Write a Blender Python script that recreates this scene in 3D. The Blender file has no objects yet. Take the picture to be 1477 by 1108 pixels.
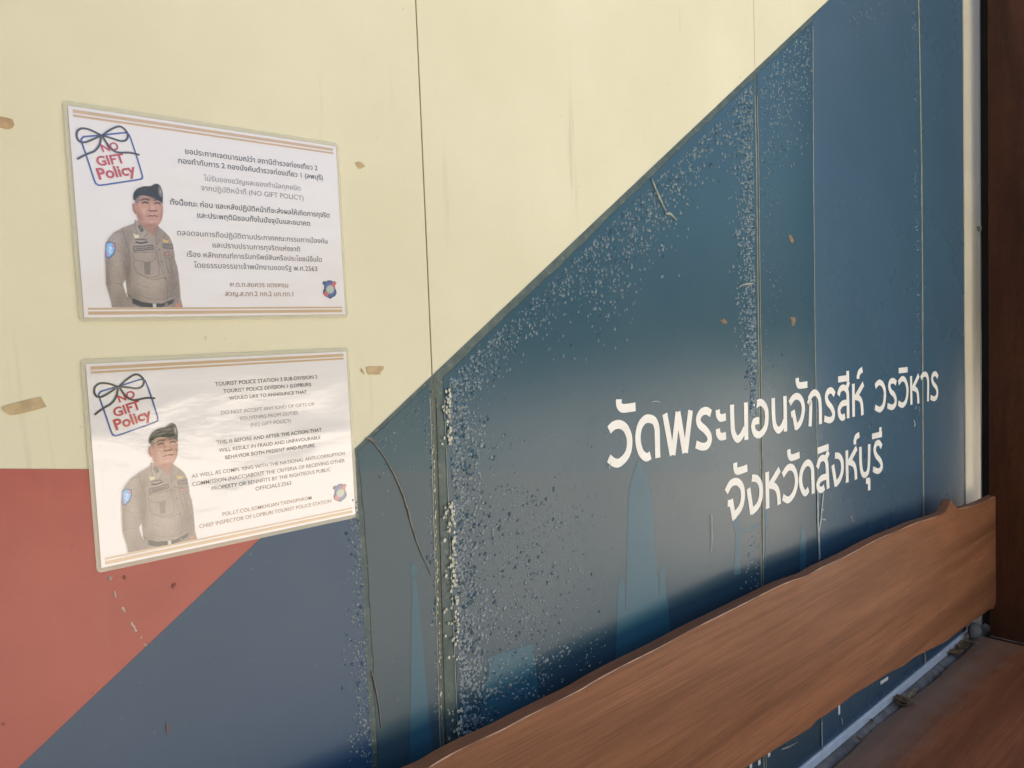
import bpy, bmesh, math, random
import numpy as np
from mathutils import Matrix, Vector

random.seed(7)
rng = np.random.default_rng(7)
scene = bpy.context.scene
COL = scene.collection

# ------------------------------------------------------------------ camera, sky, sun, exposure
PW, PH = 1477.0, 1108.0
FPX, YAW, PITCH, ROLL, DIST, EYE = 1093.0, 0.73317, -0.05361, -0.03733, 0.8605, 1.48
_f = np.array([math.sin(YAW)*math.cos(PITCH), math.cos(YAW)*math.cos(PITCH), math.sin(PITCH)])
_r = np.array([math.cos(YAW), -math.sin(YAW), 0.0])
_u = np.cross(_r, _f)
CR = math.cos(ROLL)*_r + math.sin(ROLL)*_u
CU = -math.sin(ROLL)*_r + math.cos(ROLL)*_u
CF = _f
CPOS = np.array([0.0, -DIST, EYE])

cam = bpy.data.cameras.new('camera')
cam.sensor_fit = 'HORIZONTAL'
cam.sensor_width = 36.0
cam.lens = FPX/PW*36.0
cam.clip_start = 0.02
cam.clip_end = 500
camo = bpy.data.objects.new('camera', cam)
COL.objects.link(camo)
M = Matrix(((CR[0], CU[0], -CF[0], CPOS[0]), (CR[1], CU[1], -CF[1], CPOS[1]),
            (CR[2], CU[2], -CF[2], CPOS[2]), (0, 0, 0, 1)))
camo.matrix_world = M
scene.camera = camo

SUN_EL, SUN_AZ = math.radians(56), math.radians(-22)      # the sun stands behind the wall
sdir = Vector((math.sin(SUN_AZ)*math.cos(SUN_EL), math.cos(SUN_AZ)*math.cos(SUN_EL), math.sin(SUN_EL)))
world = bpy.data.worlds.new('World')
scene.world = world
world.use_nodes = True
wn = world.node_tree
sky = wn.nodes.new('ShaderNodeTexSky')
sky.sky_type = 'NISHITA'
sky.sun_disc = False
sky.sun_elevation = SUN_EL
sky.sun_rotation = SUN_AZ
sky.dust_density = 6.0
sky.air_density = 1.0
bgn = wn.nodes['Background']
bgn.inputs['Strength'].default_value = 0.10
wn.links.new(sky.outputs['Color'], bgn.inputs['Color'])
sl = bpy.data.lights.new('sun', 'SUN')
sl.energy = 5.0
sl.angle = math.radians(0.6)
sl.color = (1.0, 0.935, 0.84)
so = bpy.data.objects.new('sun', sl)
COL.objects.link(so)
so.rotation_euler = sdir.to_track_quat('Z', 'Y').to_euler()
so.location = (0, 6, 9)

scene.view_settings.view_transform = 'Standard'
scene.view_settings.look = 'None'
scene.view_settings.exposure = 1.86
scene.view_settings.gamma = 1.0
scene.render.engine = 'CYCLES'
scene.cycles.max_bounces = 8
scene.cycles.use_denoising = True

# ------------------------------------------------------------------ photo pixel <-> wall plane
def at(px, py, y=0.0):
    d = CF + (px-PW/2)/FPX*CR - (py-PH/2)/FPX*CU
    t = (y+DIST)/d[1]
    return CPOS + d*t

def XZ(p, y=0.0):
    q = at(p[0], p[1], y)
    return (q[0], q[2])

def XZs(pts, y=0.0):
    return [XZ(p, y) for p in pts]

def at_z(px, py, z):
    d = CF + (px-PW/2)/FPX*CR - (py-PH/2)/FPX*CU
    return CPOS + d*((z-CPOS[2])/d[2])

def project(P):
    Q = np.asarray(P, float)-CPOS
    w = Q@CF
    return np.stack([PW/2+FPX*(Q@CR)/w, PH/2-FPX*(Q@CU)/w], -1)

def crop(ox, oy, s, pts):
    return [(ox+s*a, oy+s*b) for a, b in pts]

# ------------------------------------------------------------------ materials
def lin(c):
    def g(v):
        v /= 255.0
        return v/12.92 if v <= 0.04045 else ((v+0.055)/1.055)**2.4
    return tuple(g(v) for v in c)

class NT:
    def __init__(s, name):
        s.m = bpy.data.materials.new(name)
        s.m.use_nodes = True
        s.t = s.m.node_tree
        s.b = s.t.nodes['Principled BSDF']
        s.pos = None
    def n(s, kind, **kw):
        nd = s.t.nodes.new(kind)
        for k, v in kw.items():
            setattr(nd, k, v)
        return nd
    def link(s, a, b):
        s.t.links.new(a, b)
    def setv(s, sock, v):
        if isinstance(v, bpy.types.NodeSocket):
            s.link(v, sock)
        else:
            sock.default_value = v
    def P(s):
        if s.pos is None:
            s.pos = s.n('ShaderNodeNewGeometry').outputs['Position']
        return s.pos
    def O(s):
        return s.n('ShaderNodeTexCoord').outputs['Object']
    def map(s, vec, scale=(1, 1, 1), loc=(0, 0, 0), rot=(0, 0, 0)):
        nd = s.n('ShaderNodeMapping')
        s.link(vec, nd.inputs[0])
        nd.inputs['Scale'].default_value = scale
        nd.inputs['Location'].default_value = loc
        nd.inputs['Rotation'].default_value = rot
        return nd.outputs[0]
    def noise(s, vec, scale, detail=4, rough=0.55, dist=0.0):
        nd = s.n('ShaderNodeTexNoise')
        s.link(vec, nd.inputs['Vector'])
        nd.inputs['Scale'].default_value = scale
        nd.inputs['Detail'].default_value = detail
        nd.inputs['Roughness'].default_value = rough
        nd.inputs['Distortion'].default_value = dist
        return nd.outputs['Fac']
    def ramp(s, fac, a, b, va=0.0, vb=1.0, smooth=True):
        nd = s.n('ShaderNodeMapRange')
        if smooth:
            nd.interpolation_type = 'SMOOTHSTEP'
        s.link(fac, nd.inputs['Value'])
        nd.inputs['From Min'].default_value = a
        nd.inputs['From Max'].default_value = b
        nd.inputs['To Min'].default_value = va
        nd.inputs['To Max'].default_value = vb
        return nd.outputs['Result']
    def math(s, op, a, b=0.0):
        nd = s.n('ShaderNodeMath', operation=op)
        s.setv(nd.inputs[0], a)
        s.setv(nd.inputs[1], b)
        return nd.outputs[0]
    def mix(s, fac, a, b, mode='MIX'):
        nd = s.n('ShaderNodeMix', data_type='RGBA', blend_type=mode)
        s.setv(nd.inputs['Factor'], fac)
        ca = [i for i in nd.inputs if i.name == 'A' and i.type == 'RGBA'][0]
        cb = [i for i in nd.inputs if i.name == 'B' and i.type == 'RGBA'][0]
        s.setv(ca, a if isinstance(a, bpy.types.NodeSocket) else (*a[:3], 1))
        s.setv(cb, b if isinstance(b, bpy.types.NodeSocket) else (*b[:3], 1))
        return [o for o in nd.outputs if o.type == 'RGBA'][0]
    def bump(s, h, strength=0.2, dist=0.001):
        nd = s.n('ShaderNodeBump')
        s.link(h, nd.inputs['Height'])
        nd.inputs['Strength'].default_value = strength
        nd.inputs['Distance'].default_value = dist
        s.link(nd.outputs[0], s.b.inputs['Normal'])
        return nd.outputs[0]
    def set(s, **kw):
        names = dict(color='Base Color', rough='Roughness', metal='Metallic', ior='IOR', alpha='Alpha',
                     coat='Coat Weight', coat_rough='Coat Roughness', coat_ior='Coat IOR', spec='Specular IOR Level')
        for k, v in kw.items():
            sock = s.b.inputs[names[k]]
            if k == 'color' and not isinstance(v, bpy.types.NodeSocket):
                v = (*v[:3], 1)
            s.setv(sock, v)
        return s.m

def xyz(t):
    nd = t.n('ShaderNodeSeparateXYZ')
    t.link(t.P(), nd.inputs[0])
    return nd.outputs

def mat_plain(name, c, rough=0.5, var=0.12, scale=8.0, **kw):
    t = NT(name)
    nz = t.noise(t.P(), scale, 5)
    f = t.ramp(nz, 0.3, 0.7)
    col = t.mix(f, tuple(v*(1-var) for v in c), tuple(min(1, v*(1+var)) for v in c))
    return t.set(color=col, rough=rough, **kw)

def mat_cream():
    t = NT('cream_painted_board')
    p = t.P()
    n1 = t.ramp(t.noise(p, 3.0, 6, 0.6), 0.3, 0.75)
    c = t.mix(n1, (0.72, 0.668, 0.455), (0.785, 0.735, 0.52))
    # faint drip streaks and handling smudges
    st = t.ramp(t.noise(t.map(p, (26, 1, 1.6)), 1.6, 5, 0.6), 0.60, 0.78)
    c = t.mix(t.math('MULTIPLY', st, 0.38), c, (0.46, 0.41, 0.27))
    sp = t.ramp(t.noise(p, 55, 3, 0.5), 0.70, 0.78)
    c = t.mix(t.math('MULTIPLY', sp, 0.42), c, (0.33, 0.26, 0.17))
    big = t.ramp(t.noise(p, 1.7, 3, 0.5, 0.6), 0.45, 0.75)
    c = t.mix(t.math('MULTIPLY', big, 0.18), c, (0.60, 0.54, 0.36))
    h = t.math('ADD', t.noise(p, 160, 3), t.math('MULTIPLY', t.noise(p, 14, 3), 1.5))
    t.bump(h, 0.10, 0.001)
    return t.set(color=c, rough=0.48, spec=0.4)

BAND = (1.48-0.101+0.145*0.116, -0.145)       # z = BAND[0] + BAND[1]*x : edge of the printed lower band

def mat_blue(name, top, low, rough=0.27, tone=1.0, bumps=0.14, streak=0.04, spec=0.41):
    t = NT(name)
    p = t.P()
    s = xyz(t)
    line = t.math('ADD', t.math('MULTIPLY', s[0], BAND[1]), BAND[0])
    d = t.math('SUBTRACT', line, s[2])
    f = t.ramp(d, -0.0006, 0.0006)
    c = t.mix(f, tuple(v*tone for v in top), tuple(v*tone for v in low))
    n1 = t.ramp(t.noise(p, 4.5, 5, 0.6), 0.3, 0.72)
    c = t.mix(t.math('MULTIPLY', n1, 0.30), c, (0.034, 0.088, 0.115))
    # thin film of dust and wiped streaks
    st = t.ramp(t.noise(t.map(p, (3.2, 1, 1.6), rot=(0, 0.25, 0)), 2.0, 6, 0.6), 0.42, 0.85)
    c = t.mix(t.math('MULTIPLY', st, streak), c, (0.24, 0.26, 0.24))
    sp = t.ramp(t.noise(p, 95, 2, 0.5), 0.71, 0.76)
    c = t.mix(t.math('MULTIPLY', sp, 0.25), c, (0.22, 0.23, 0.22))
    r = t.math('ADD', t.math('MULTIPLY', t.ramp(t.noise(p, 2.2, 4, 0.55), 0.3, 0.8), 0.10), rough)
    h = t.math('ADD', t.math('MULTIPLY', t.noise(p, 30, 3, 0.5), 1.0), t.math('MULTIPLY', t.noise(p, 190, 3, 0.6), 0.22))
    t.bump(h, bumps, 0.0012)
    return t.set(color=c, rough=r, ior=1.5, spec=spec)

def mat_red():
    t = NT('faded_red_print')
    p = t.P()
    n1 = t.ramp(t.noise(p, 5, 6, 0.6), 0.3, 0.7)
    c = t.mix(n1, (0.355, 0.056, 0.038), (0.43, 0.076, 0.051))
    sp = t.ramp(t.noise(p, 60, 3, 0.5), 0.69, 0.78)
    c = t.mix(t.math('MULTIPLY', sp, 0.5), c, (0.16, 0.05, 0.04))
    st = t.ramp(t.noise(t.map(p, (14, 1, 2)), 2.0, 5, 0.6), 0.55, 0.8)
    c = t.mix(t.math('MULTIPLY', st, 0.15), c, (0.45, 0.22, 0.16))
    t.bump(t.noise(p, 150, 3), 0.1, 0.001)
    return t.set(color=c, rough=0.3)

def mat_under():
    t = NT('grey_green_glue_residue')
    p = t.P()
    n1 = t.ramp(t.noise(p, 34, 6, 0.65), 0.35, 0.68)
    c = t.mix(n1, (0.048, 0.080, 0.078), (0.095, 0.130, 0.115))
    sp = t.ramp(t.noise(p, 120, 4, 0.6), 0.58, 0.70)
    c = t.mix(t.math('MULTIPLY', sp, 0.45), c, (0.34, 0.34, 0.25))
    t.bump(t.noise(p, 110, 4), 0.35, 0.0015)
    return t.set(color=c, rough=0.5)

def mat_wood(name, dark, mid, light, rough=0.42, stretch=(0.40, 8, 8), ring=2.2, dust=None):
    t = NT(name)
    p = t.P()
    q = t.map(p, stretch)
    w = t.noise(q, ring, 8, 0.60, 0.45)
    c = t.mix(t.ramp(w, 0.32, 0.66), dark, mid)
    w2 = t.noise(t.map(p, (stretch[0]*1.6, stretch[1]*5, stretch[2]*5)), ring*1.8, 6, 0.62, 0.4)
    c = t.mix(t.math('MULTIPLY', t.ramp(w2, 0.48, 0.80), 0.35), c, light)
    w3 = t.noise(t.map(p, (stretch[0]*3.5, stretch[1]*11, stretch[2]*11)), ring*2.2, 4, 0.6)
    c = t.mix(t.math('MULTIPLY', t.ramp(w3, 0.50, 0.66), 0.60), c, tuple(v*0.75 for v in dark))
    bl = t.noise(t.map(p, (0.7, 2, 2)), 3.2, 5, 0.6, 0.5)
    c = t.mix(t.math('MULTIPLY', t.ramp(bl, 0.42, 0.72), 0.55), c, tuple(v*0.62 for v in mid))
    if dust:
        s = xyz(t)
        nz = t.noise(p, 9, 5, 0.6)
        k = t.math('ADD', s[1], t.math('MULTIPLY', t.math('SUBTRACT', nz, 0.5), 0.22))
        f = t.ramp(k, -0.20, -0.05, 0.0, 0.48)
        c = t.mix(f, c, dust)
        c = t.mix(t.math('MULTIPLY', t.ramp(t.noise(p, 210, 2), 0.72, 0.76), 0.6), c, (0.32, 0.27, 0.22))
    t.bump(t.math('ADD', w3, t.math('MULTIPLY', w, 0.8)), 0.22, 0.0015)
    r = t.math('ADD', t.math('MULTIPLY', t.ramp(bl, 0.3, 0.7), 0.14), rough)
    return t.set(color=c, rough=r, spec=0.22)

def mat_print(name, c=None, wav=0.32, rough=0.10, attr=None, film=1.95):
    """ink on paper under a glossy laminating film with shallow ripples"""
    t = NT(name)
    p = t.P()
    if attr:
        a = t.n('ShaderNodeAttribute', attribute_name=attr)
        col = a.outputs['Color']
    else:
        col = c
    h = t.math('ADD', t.math('MULTIPLY', t.noise(t.map(p, (5, 5, 11)), 1.0, 2, 0.45, 0.3), 1.0),
               t.math('MULTIPLY', t.noise(t.map(p, (70, 70, 150)), 1.0, 3, 0.6, 0.5), 0.035))
    nb = t.n('ShaderNodeBump')
    t.link(h, nb.inputs['Height'])
    nb.inputs['Strength'].default_value = wav
    nb.inputs['Distance'].default_value = 0.012
    t.link(nb.outputs[0], t.b.inputs['Coat Normal'])
    return t.set(color=col, rough=0.6, spec=0.2, coat=1.0, coat_rough=rough, coat_ior=film)

# ------------------------------------------------------------------ mesh helpers
def mesh_obj(name, verts, faces, mat, parent=None, smooth=False, mats=None, fm=None):
    me = bpy.data.meshes.new(name)
    off = np.zeros(3)
    if parent is not None:
        off = np.array(parent.location)
        if parent.parent is not None:
            off = off+np.array(parent.parent.location)
    me.from_pydata([tuple(np.asarray(v, float)-off) for v in verts], [], faces)
    for m in (mats or [mat]):
        me.materials.append(m)
    if fm:
        me.polygons.foreach_set('material_index', fm)
    if smooth:
        me.polygons.foreach_set('use_smooth', [True]*len(me.polygons))
    me.update()
    o = bpy.data.objects.new(name, me)
    COL.objects.link(o)
    if parent is not None:
        o.parent = parent
    return o

def thing(name, label, cat, loc=(0, 0, 0), group=None):
    o = bpy.data.objects.new(name, None)
    o.empty_display_size = 0.05
    COL.objects.link(o)
    o.location = loc
    o['label'] = label
    o['category'] = cat
    if group:
        o['group'] = group
    return o

def tag(o, label=None, cat=None, group=None, kind=None):
    for k, v in (('label', label), ('category', cat), ('group', group), ('kind', kind)):
        if v:
            o[k] = v
    return o

class MB:
    def __init__(s):
        s.v, s.f = [], []
        s.nbase = 0
    def add(s, v, f):
        n = len(s.v)
        s.v += [tuple(float(c) for c in q) for q in v]
        s.f += [tuple(i+n for i in q) for q in f]
    def box(s, x0, x1, y0, y1, z0, z1):
        s.add([(x0, y0, z0), (x1, y0, z0), (x1, y1, z0), (x0, y1, z0), (x0, y0, z1), (x1, y0, z1), (x1, y1, z1), (x0, y1, z1)],
              [(0, 3, 2, 1), (4, 5, 6, 7), (0, 1, 5, 4), (1, 2, 6, 5), (2, 3, 7, 6), (3, 0, 4, 7)])
    def sheet(s, poly, y, thick=0.0):
        """polygon in the wall plane (x, z), front face at y looking to -y"""
        a = sum(poly[i][0]*poly[(i+1) % len(poly)][1]-poly[(i+1) % len(poly)][0]*poly[i][1] for i in range(len(poly)))
        if a < 0:
            poly = poly[::-1]
        n = len(poly)
        if thick <= 0:
            s.add([(x, y, z) for x, z in poly], [tuple(range(n))])
        else:
            s.add([(x, y, z) for x, z in poly]+[(x, y+thick, z) for x, z in poly],
                  [tuple(range(n)), tuple(range(2*n-1, n-1, -1))]+[(i, i+n, (i+1) % n+n, (i+1) % n) for i in range(n)])
    def ribbon(s, pts, width, y, closed=False, w1=None):
        pts = [np.array(p, float) for p in pts]
        n = len(pts)
        L, Rr = [], []
        for i in range(n):
            a = pts[(i-1) % n] if (closed or i > 0) else pts[i]
            b = pts[(i+1) % n] if (closed or i < n-1) else pts[i]
            d = b-a
            d = d/(np.hypot(*d)+1e-12)
            nn = np.array([-d[1], d[0]])
            w = width if w1 is None else width+(w1-width)*i/max(1, n-1)
            k = 1.0
            if closed or 0 < i < n-1:
                d1 = pts[i]-a
                d1 = d1/(np.hypot(*d1)+1e-12)
                k = 1/max(0.5, abs(np.dot(np.array([-d1[1], d1[0]]), nn)))
            L.append(pts[i]+nn*w/2*k)
            Rr.append(pts[i]-nn*w/2*k)
        v = [(q[0], y, q[1]) for q in L]+[(q[0], y, q[1]) for q in Rr]
        f = [(i, i+n, (i+1) % n+n, (i+1) % n) for i in range(n if closed else n-1)]
        s.add(v, f)
    def tube(s, pts, rad, seg=6):
        pts = [np.array(p, float) for p in pts]
        n = len(pts)
        base = len(s.v)
        rr = rad if hasattr(rad, '__len__') else [rad]*n
        for i in range(n):
            d = pts[min(i+1, n-1)]-pts[max(i-1, 0)]
            d = d/(np.linalg.norm(d)+1e-12)
            a = np.cross(d, [0.3, 0.9, 0.2])
            a = a/(np.linalg.norm(a)+1e-9)
            b = np.cross(d, a)
            for k in range(seg):
                t = 2*math.pi*k/seg
                s.v.append(tuple(pts[i]+rr[i]*(math.cos(t)*a+math.sin(t)*b)))
        for i in range(n-1):
            for k in range(seg):
                s.f.append((base+i*seg+k, base+i*seg+(k+1) % seg, base+(i+1)*seg+(k+1) % seg, base+(i+1)*seg+k))
        s.f.append(tuple(base+k for k in range(seg))[::-1])
        s.f.append(tuple(base+(n-1)*seg+k for k in range(seg)))
    def dome(s, x, z, y, a, b, h, rot, seg=8):
        """small blister standing off the wall plane towards -y"""
        c, sn = math.cos(rot), math.sin(rot)
        if not s.nbase:
            s.nbase = len(s.f)
        rings = [(1.0, 0.0), (0.86, 0.45), (0.52, 0.86)]
        v = []
        for r, hh in rings:
            for k in range(seg):
                t = 2*math.pi*k/seg
                px, pz = a*r*math.cos(t), b*r*math.sin(t)
                v.append((x+c*px-sn*pz, y-h*hh, z+sn*px+c*pz))
        v.append((x, y-h, z))
        f = []
        for q in range(2):
            for k in range(seg):
                k2 = (k+1) % seg
                f.append((q*seg+k, q*seg+k2, (q+1)*seg+k2, (q+1)*seg+k))
        for k in range(seg):
            f.append((2*seg+k, 2*seg+(k+1) % seg, 3*seg))
        s.add(v, f)
    def build(s, name, mat, parent=None, smooth=False):
        return mesh_obj(name, s.v, s.f, mat, parent, smooth)

def spline(pts, n=8, closed=False):
    pts = [np.array(p, float) for p in pts]
    m = len(pts)
    if m < 3:
        return pts
    out = []
    for i in range(m if closed else m-1):
        g = (lambda k: pts[k % m]) if closed else (lambda k: pts[min(max(k, 0), m-1)])
        p0, p1, p2, p3 = g(i-1), g(i), g(i+1), g(i+2)
        for j in range(n):
            t = j/n
            out.append(0.5*((2*p1)+(-p0+p2)*t+(2*p0-5*p1+4*p2-p3)*t*t+(-p0+3*p1-3*p2+p3)*t**3))
    if not closed:
        out.append(pts[-1])
    return out

def bevel(o, w, seg=3, angle=40):
    md = o.modifiers.new('bevel', 'BEVEL')
    md.width = w
    md.segments = seg
    md.harden_normals = True
    md.limit_method = 'ANGLE'
    md.angle_limit = math.radians(angle)
    o.data.polygons.foreach_set('use_smooth', [True]*len(o.data.polygons))
    return o

# ------------------------------------------------------------------ material set
MAT = dict(
    cream=mat_cream(), red=mat_red(), under=mat_under(),
    blue=mat_blue('deep_blue_vinyl_print', (0.027, 0.080, 0.118), (0.040, 0.080, 0.108), rough=0.21),
    blue_b=mat_blue('slate_blue_vinyl_print', (0.025, 0.078, 0.104), (0.046, 0.082, 0.104), rough=0.25),
    blue_e=mat_blue('bright_blue_vinyl_print', (0.052, 0.112, 0.172), (0.050, 0.100, 0.150), rough=0.22, bumps=0.04, streak=0.012),
    blue_a=mat_blue('dusky_blue_vinyl_print', (0.024, 0.064, 0.110), (0.032, 0.074, 0.140), rough=0.28),
    sil=mat_blue('pale_blue_printed_silhouette', (0.038, 0.122, 0.168), (0.038, 0.122, 0.168), rough=0.27),
    blister=mat_blue('highlight_blistered_vinyl', (0.095, 0.160, 0.185), (0.110, 0.170, 0.188), rough=0.08, spec=1.0, bumps=0.05),  # paled colour stands for the highlights on the bubbles
    blister_low=mat_blue('highlight_blistered_vinyl_low', (0.165, 0.215, 0.228), (0.185, 0.225, 0.232), rough=0.10, spec=1.0, bumps=0.05),  # paler still, painting brighter highlights on the lower bubbles
    fleck=mat_plain('brown_fleck', (0.20, 0.135, 0.08), 0.5, 0.3, 90),
    white=mat_plain('cream_white_lettering', (0.84, 0.815, 0.74), 0.38, 0.05, 20),
    dark=mat_plain('dark_joint', (0.02, 0.018, 0.016), 0.8),
    core=mat_plain('dark_wall_core', (0.007, 0.0065, 0.006), 0.9, spec=0.0),
    post=mat_plain('beige_metal_trim', (0.80, 0.70, 0.50), 0.4, 0.06, 5),
    edge=mat_plain('pale_metal_edge', (0.74, 0.70, 0.58), 0.3, 0.06, 12),  # tone a little less yellow than the trim face
    strip=mat_plain('white_plastic_strip', (0.86, 0.86, 0.86), 0.3, 0.06, 25),
    cement=mat_plain('dusty_grey_cement', (0.19, 0.17, 0.148), 0.85, 0.35, 30),
    wood=mat_wood('reddish_varnished_slab', (0.165, 0.066, 0.030), (0.30, 0.124, 0.057), (0.40, 0.185, 0.092), 0.36),
    seat=mat_wood('dark_red_brown_seat_wood', (0.18, 0.064, 0.027), (0.29, 0.108, 0.045), (0.36, 0.150, 0.068), 0.42,
                  dust=(0.30, 0.225, 0.165)),
    panel=mat_wood('dark_brown_panel_wood', (0.045, 0.016, 0.007), (0.085, 0.029, 0.011), (0.115, 0.044, 0.018), 0.40,
                   stretch=(7, 7, 0.9)),
    tape=mat_plain('brown_packing_tape', (0.50, 0.365, 0.19), 0.3, 0.18, 60),
    tape2=mat_plain('orange_brown_tape', (0.44, 0.29, 0.14), 0.35, 0.25, 60),
    glue=mat_plain('dried_glue', (0.62, 0.52, 0.40), 0.5, 0.2, 90),
    flake=mat_plain('pale_paint_flake', (0.55, 0.54, 0.42), 0.55, 0.2, 90),
    crease=mat_plain('dirty_vinyl_crease', (0.20, 0.18, 0.145), 0.45, 0.35, 60),
    scratch=mat_plain('pale_scratch', (0.36, 0.40, 0.38), 0.5, 0.25, 90),
    seam=mat_plain('pale_seam_edge', (0.30, 0.315, 0.255), 0.45, 0.25, 40),
    leaf=mat_plain('dry_brown_leaf', (0.20, 0.115, 0.05), 0.7, 0.4, 60),
    straw=mat_plain('dry_straw_leaf', (0.34, 0.25, 0.13), 0.65, 0.3, 60),
    stone=mat_plain('grey_pebble', (0.17, 0.155, 0.14), 0.7, 0.25, 30),
)

# ------------------------------------------------------------------ ground and what stands opposite the wall
GZ = 0.0
def flat(name, x0, x1, y0, y1, z, m, n=1):
    v = [(x0, y0, z), (x1, y0, z), (x1, y1, z), (x0, y1, z)]
    return mesh_obj(name, v, [(0, 1, 2, 3)], m)

def mat_ground(name, a, b, sc):
    t = NT(name)
    p = t.P()
    c = t.mix(t.ramp(t.noise(p, sc, 7, 0.65), 0.3, 0.7), a, b)
    c = t.mix(t.math('MULTIPLY', t.ramp(t.noise(p, sc*25, 3), 0.5, 0.75), 0.35), c, tuple(v*0.6 for v in a))
    t.bump(t.noise(p, 80, 4), 0.3, 0.004)
    return t.set(color=c, rough=0.85)

tag(flat('ground', -150, 150, -150, 150, -0.02, mat_ground('grassy_ground', (0.05, 0.075, 0.03), (0.09, 0.10, 0.045), 0.5)), kind='structure')
tag(flat('courtyard_paving', -2.0, 22, -13, 1.5, 0.0, mat_ground('pale_concrete', (0.50, 0.45, 0.37), (0.60, 0.545, 0.455), 0.8)), kind='structure')

def leaf_mass(n, x0, x1, y0, y1, z0, z1):
    v, f = [], []
    cs = [(rng.uniform(x0, x1), rng.uniform(y0, y1), rng.uniform(z0, z1), rng.uniform(0.8, 1.7)) for _ in range(70)]
    for i in range(n):
        c = cs[rng.integers(len(cs))]
        d = rng.normal(size=3)
        d /= np.linalg.norm(d)
        p = np.array(c[:3])+d*c[3]*rng.uniform(0.55, 1.0)
        if p[2] < 0.05:
            p[2] = rng.uniform(0.05, 0.8)
        a = rng.normal(size=3); a /= np.linalg.norm(a)
        b = np.cross(a, rng.normal(size=3)); b /= np.linalg.norm(b)
        s = rng.uniform(0.10, 0.24)
        k = len(v)
        v += [tuple(p-a*s), tuple(p+b*s*0.5), tuple(p+a*s), tuple(p-b*s*0.5)]
        f.append((k, k+1, k+2, k+3))
    return v, f
v, f = leaf_mass(20000, -16, 36, -26, -21, 0.6, 4.4)
tag(mesh_obj('treeline', v, f, mat_plain('green_foliage', (0.055, 0.085, 0.035), 0.55, 0.4, 2.0)), kind='stuff')

# ------------------------------------------------------------------ THE WALL
TOP = 2.95
WBOT = EYE-1.036                    # lower edge of the boarding
wall = thing('mural_wall', 'cream board wall with deep blue and red vinyl mural and white Thai lettering', 'wall', (1.4, 0.05, 0.0))

def seam(pts):
    q = sorted([XZ(p) for p in pts], key=lambda t: t[1])
    zs = np.array([a[1] for a in q]); xs = np.array([a[0] for a in q])
    def fn(z):
        if z < zs[0]:
            return xs[0]+(xs[1]-xs[0])/(zs[1]-zs[0])*(z-zs[0])*0.5
        if z > zs[-1]:
            return xs[-1]+(xs[-1]-xs[-2])/(zs[-1]-zs[-2])*(z-zs[-1])*0.5
        return float(np.interp(z, zs, xs))
    return fn
S_B = seam([(513, 655), (525, 800), (541, 1100)])
S_A = seam([(599.5, 0), (613, 300), (625.7, 600), (638, 1040)])
S_CD = seam([(1089, 104), (1092, 243), (1094.8, 477), (1097, 640), (1099, 845)])
S_DE = seam([(1171.5, 17), (1172.4, 243), (1174.6, 477), (1181, 830)])
S_EF = seam([(1324, 0), (1328.8, 242), (1329.7, 433), (1331, 690)])
P0 = XZ((1389.5, 250))[0]
P1 = XZ((1413.5, 250))[0]

_d0, _d1 = XZ((25, 1108)), XZ((1195, 0))
DS = (_d1[1]-_d0[1])/(_d1[0]-_d0[0])
def diag(x):
    return _d0[1]+DS*(x-_d0[0])
def band(x):
    return BAND[0]+BAND[1]*x

def board(xl, xr, z0, z1):
    zs = np.linspace(z0, z1, 14)
    return [(xl(z), z) for z in zs]+[(xr(z), z) for z in zs[::-1]]

# boards (two joints show), each a real board with a real gap to the next
for l, r, gl, gr in ((lambda z: -3.2, S_A, 0, 0.0011), (S_A, S_CD, 0.0011, 0.0008), (S_CD, lambda z: P0+0.004, 0.0008, 0)):
    b = MB()
    b.sheet(board(lambda z, l=l, g=gl: l(z)+g, lambda z, r=r, g=gr: r(z)-g, WBOT, TOP), 0.0, 0.012)
    b.build('board_panel', MAT['cream'], wall)
b = MB()
b.box(-3.2, 6.0, 0.10, 0.20, 0.0, TOP)
b.box(-3.2, 6.0, 0.0125, 0.10, TOP-0.06, TOP-0.001)
b.box(-3.2, 2.80, 0.0125, 0.10, 0.001, TOP-0.062)
b.build('wall_core', MAT['core'], wall)
b = MB()
b.box(-3.2, P1, 0.0, 0.012, 0.0, WBOT-0.03)
b.build('wall_base', MAT['cement'], wall)

# red printed field
xi = (BAND[0]-(_d0[1]-DS*_d0[0]))/(DS-BAND[1])
b = MB()
b.sheet([(-3.2, band(-3.2)), (xi, band(xi)), (-1.0, diag(-1.0)), (-3.2, diag(-1.0))][:4] if diag(-1.0) > WBOT else
        [(-3.2, band(-3.2)), (xi, band(xi)), (_d0[0]-(_d0[1]-WBOT)/DS, WBOT), (-3.2, WBOT)], -0.0009, 0.0006)
b.build('red_field', MAT['red'], wall)

# grey-green backing left where the blue vinyl has shrunk
def under_poly(xl, xr):
    zs = np.linspace(WBOT, TOP, 60)
    L = [(xl(z), z) for z in zs if z < diag(xl(z))]
    R_ = [(xr(z), z) for z in zs if z < diag(xr(z))]
    xa, xb = L[-1][0], R_[-1][0]
    zt = min(diag(xb), TOP)
    return L+[(xa, diag(xa)), (xb, zt)]+R_[::-1]
b = MB()
b.sheet(under_poly(lambda z: S_B(z)-0.012, lambda z: S_A(z)-0.0011), -0.0006, 0.0004)
b.sheet(under_poly(lambda z: S_A(z)+0.0011, lambda z: S_CD(z)-0.0008), -0.0006, 0.0004)
b.sheet(under_poly(lambda z: S_CD(z)+0.0008, lambda z: P0-0.001), -0.0006, 0.0004)
b.build('vinyl_backing', MAT['under'], wall)

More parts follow.
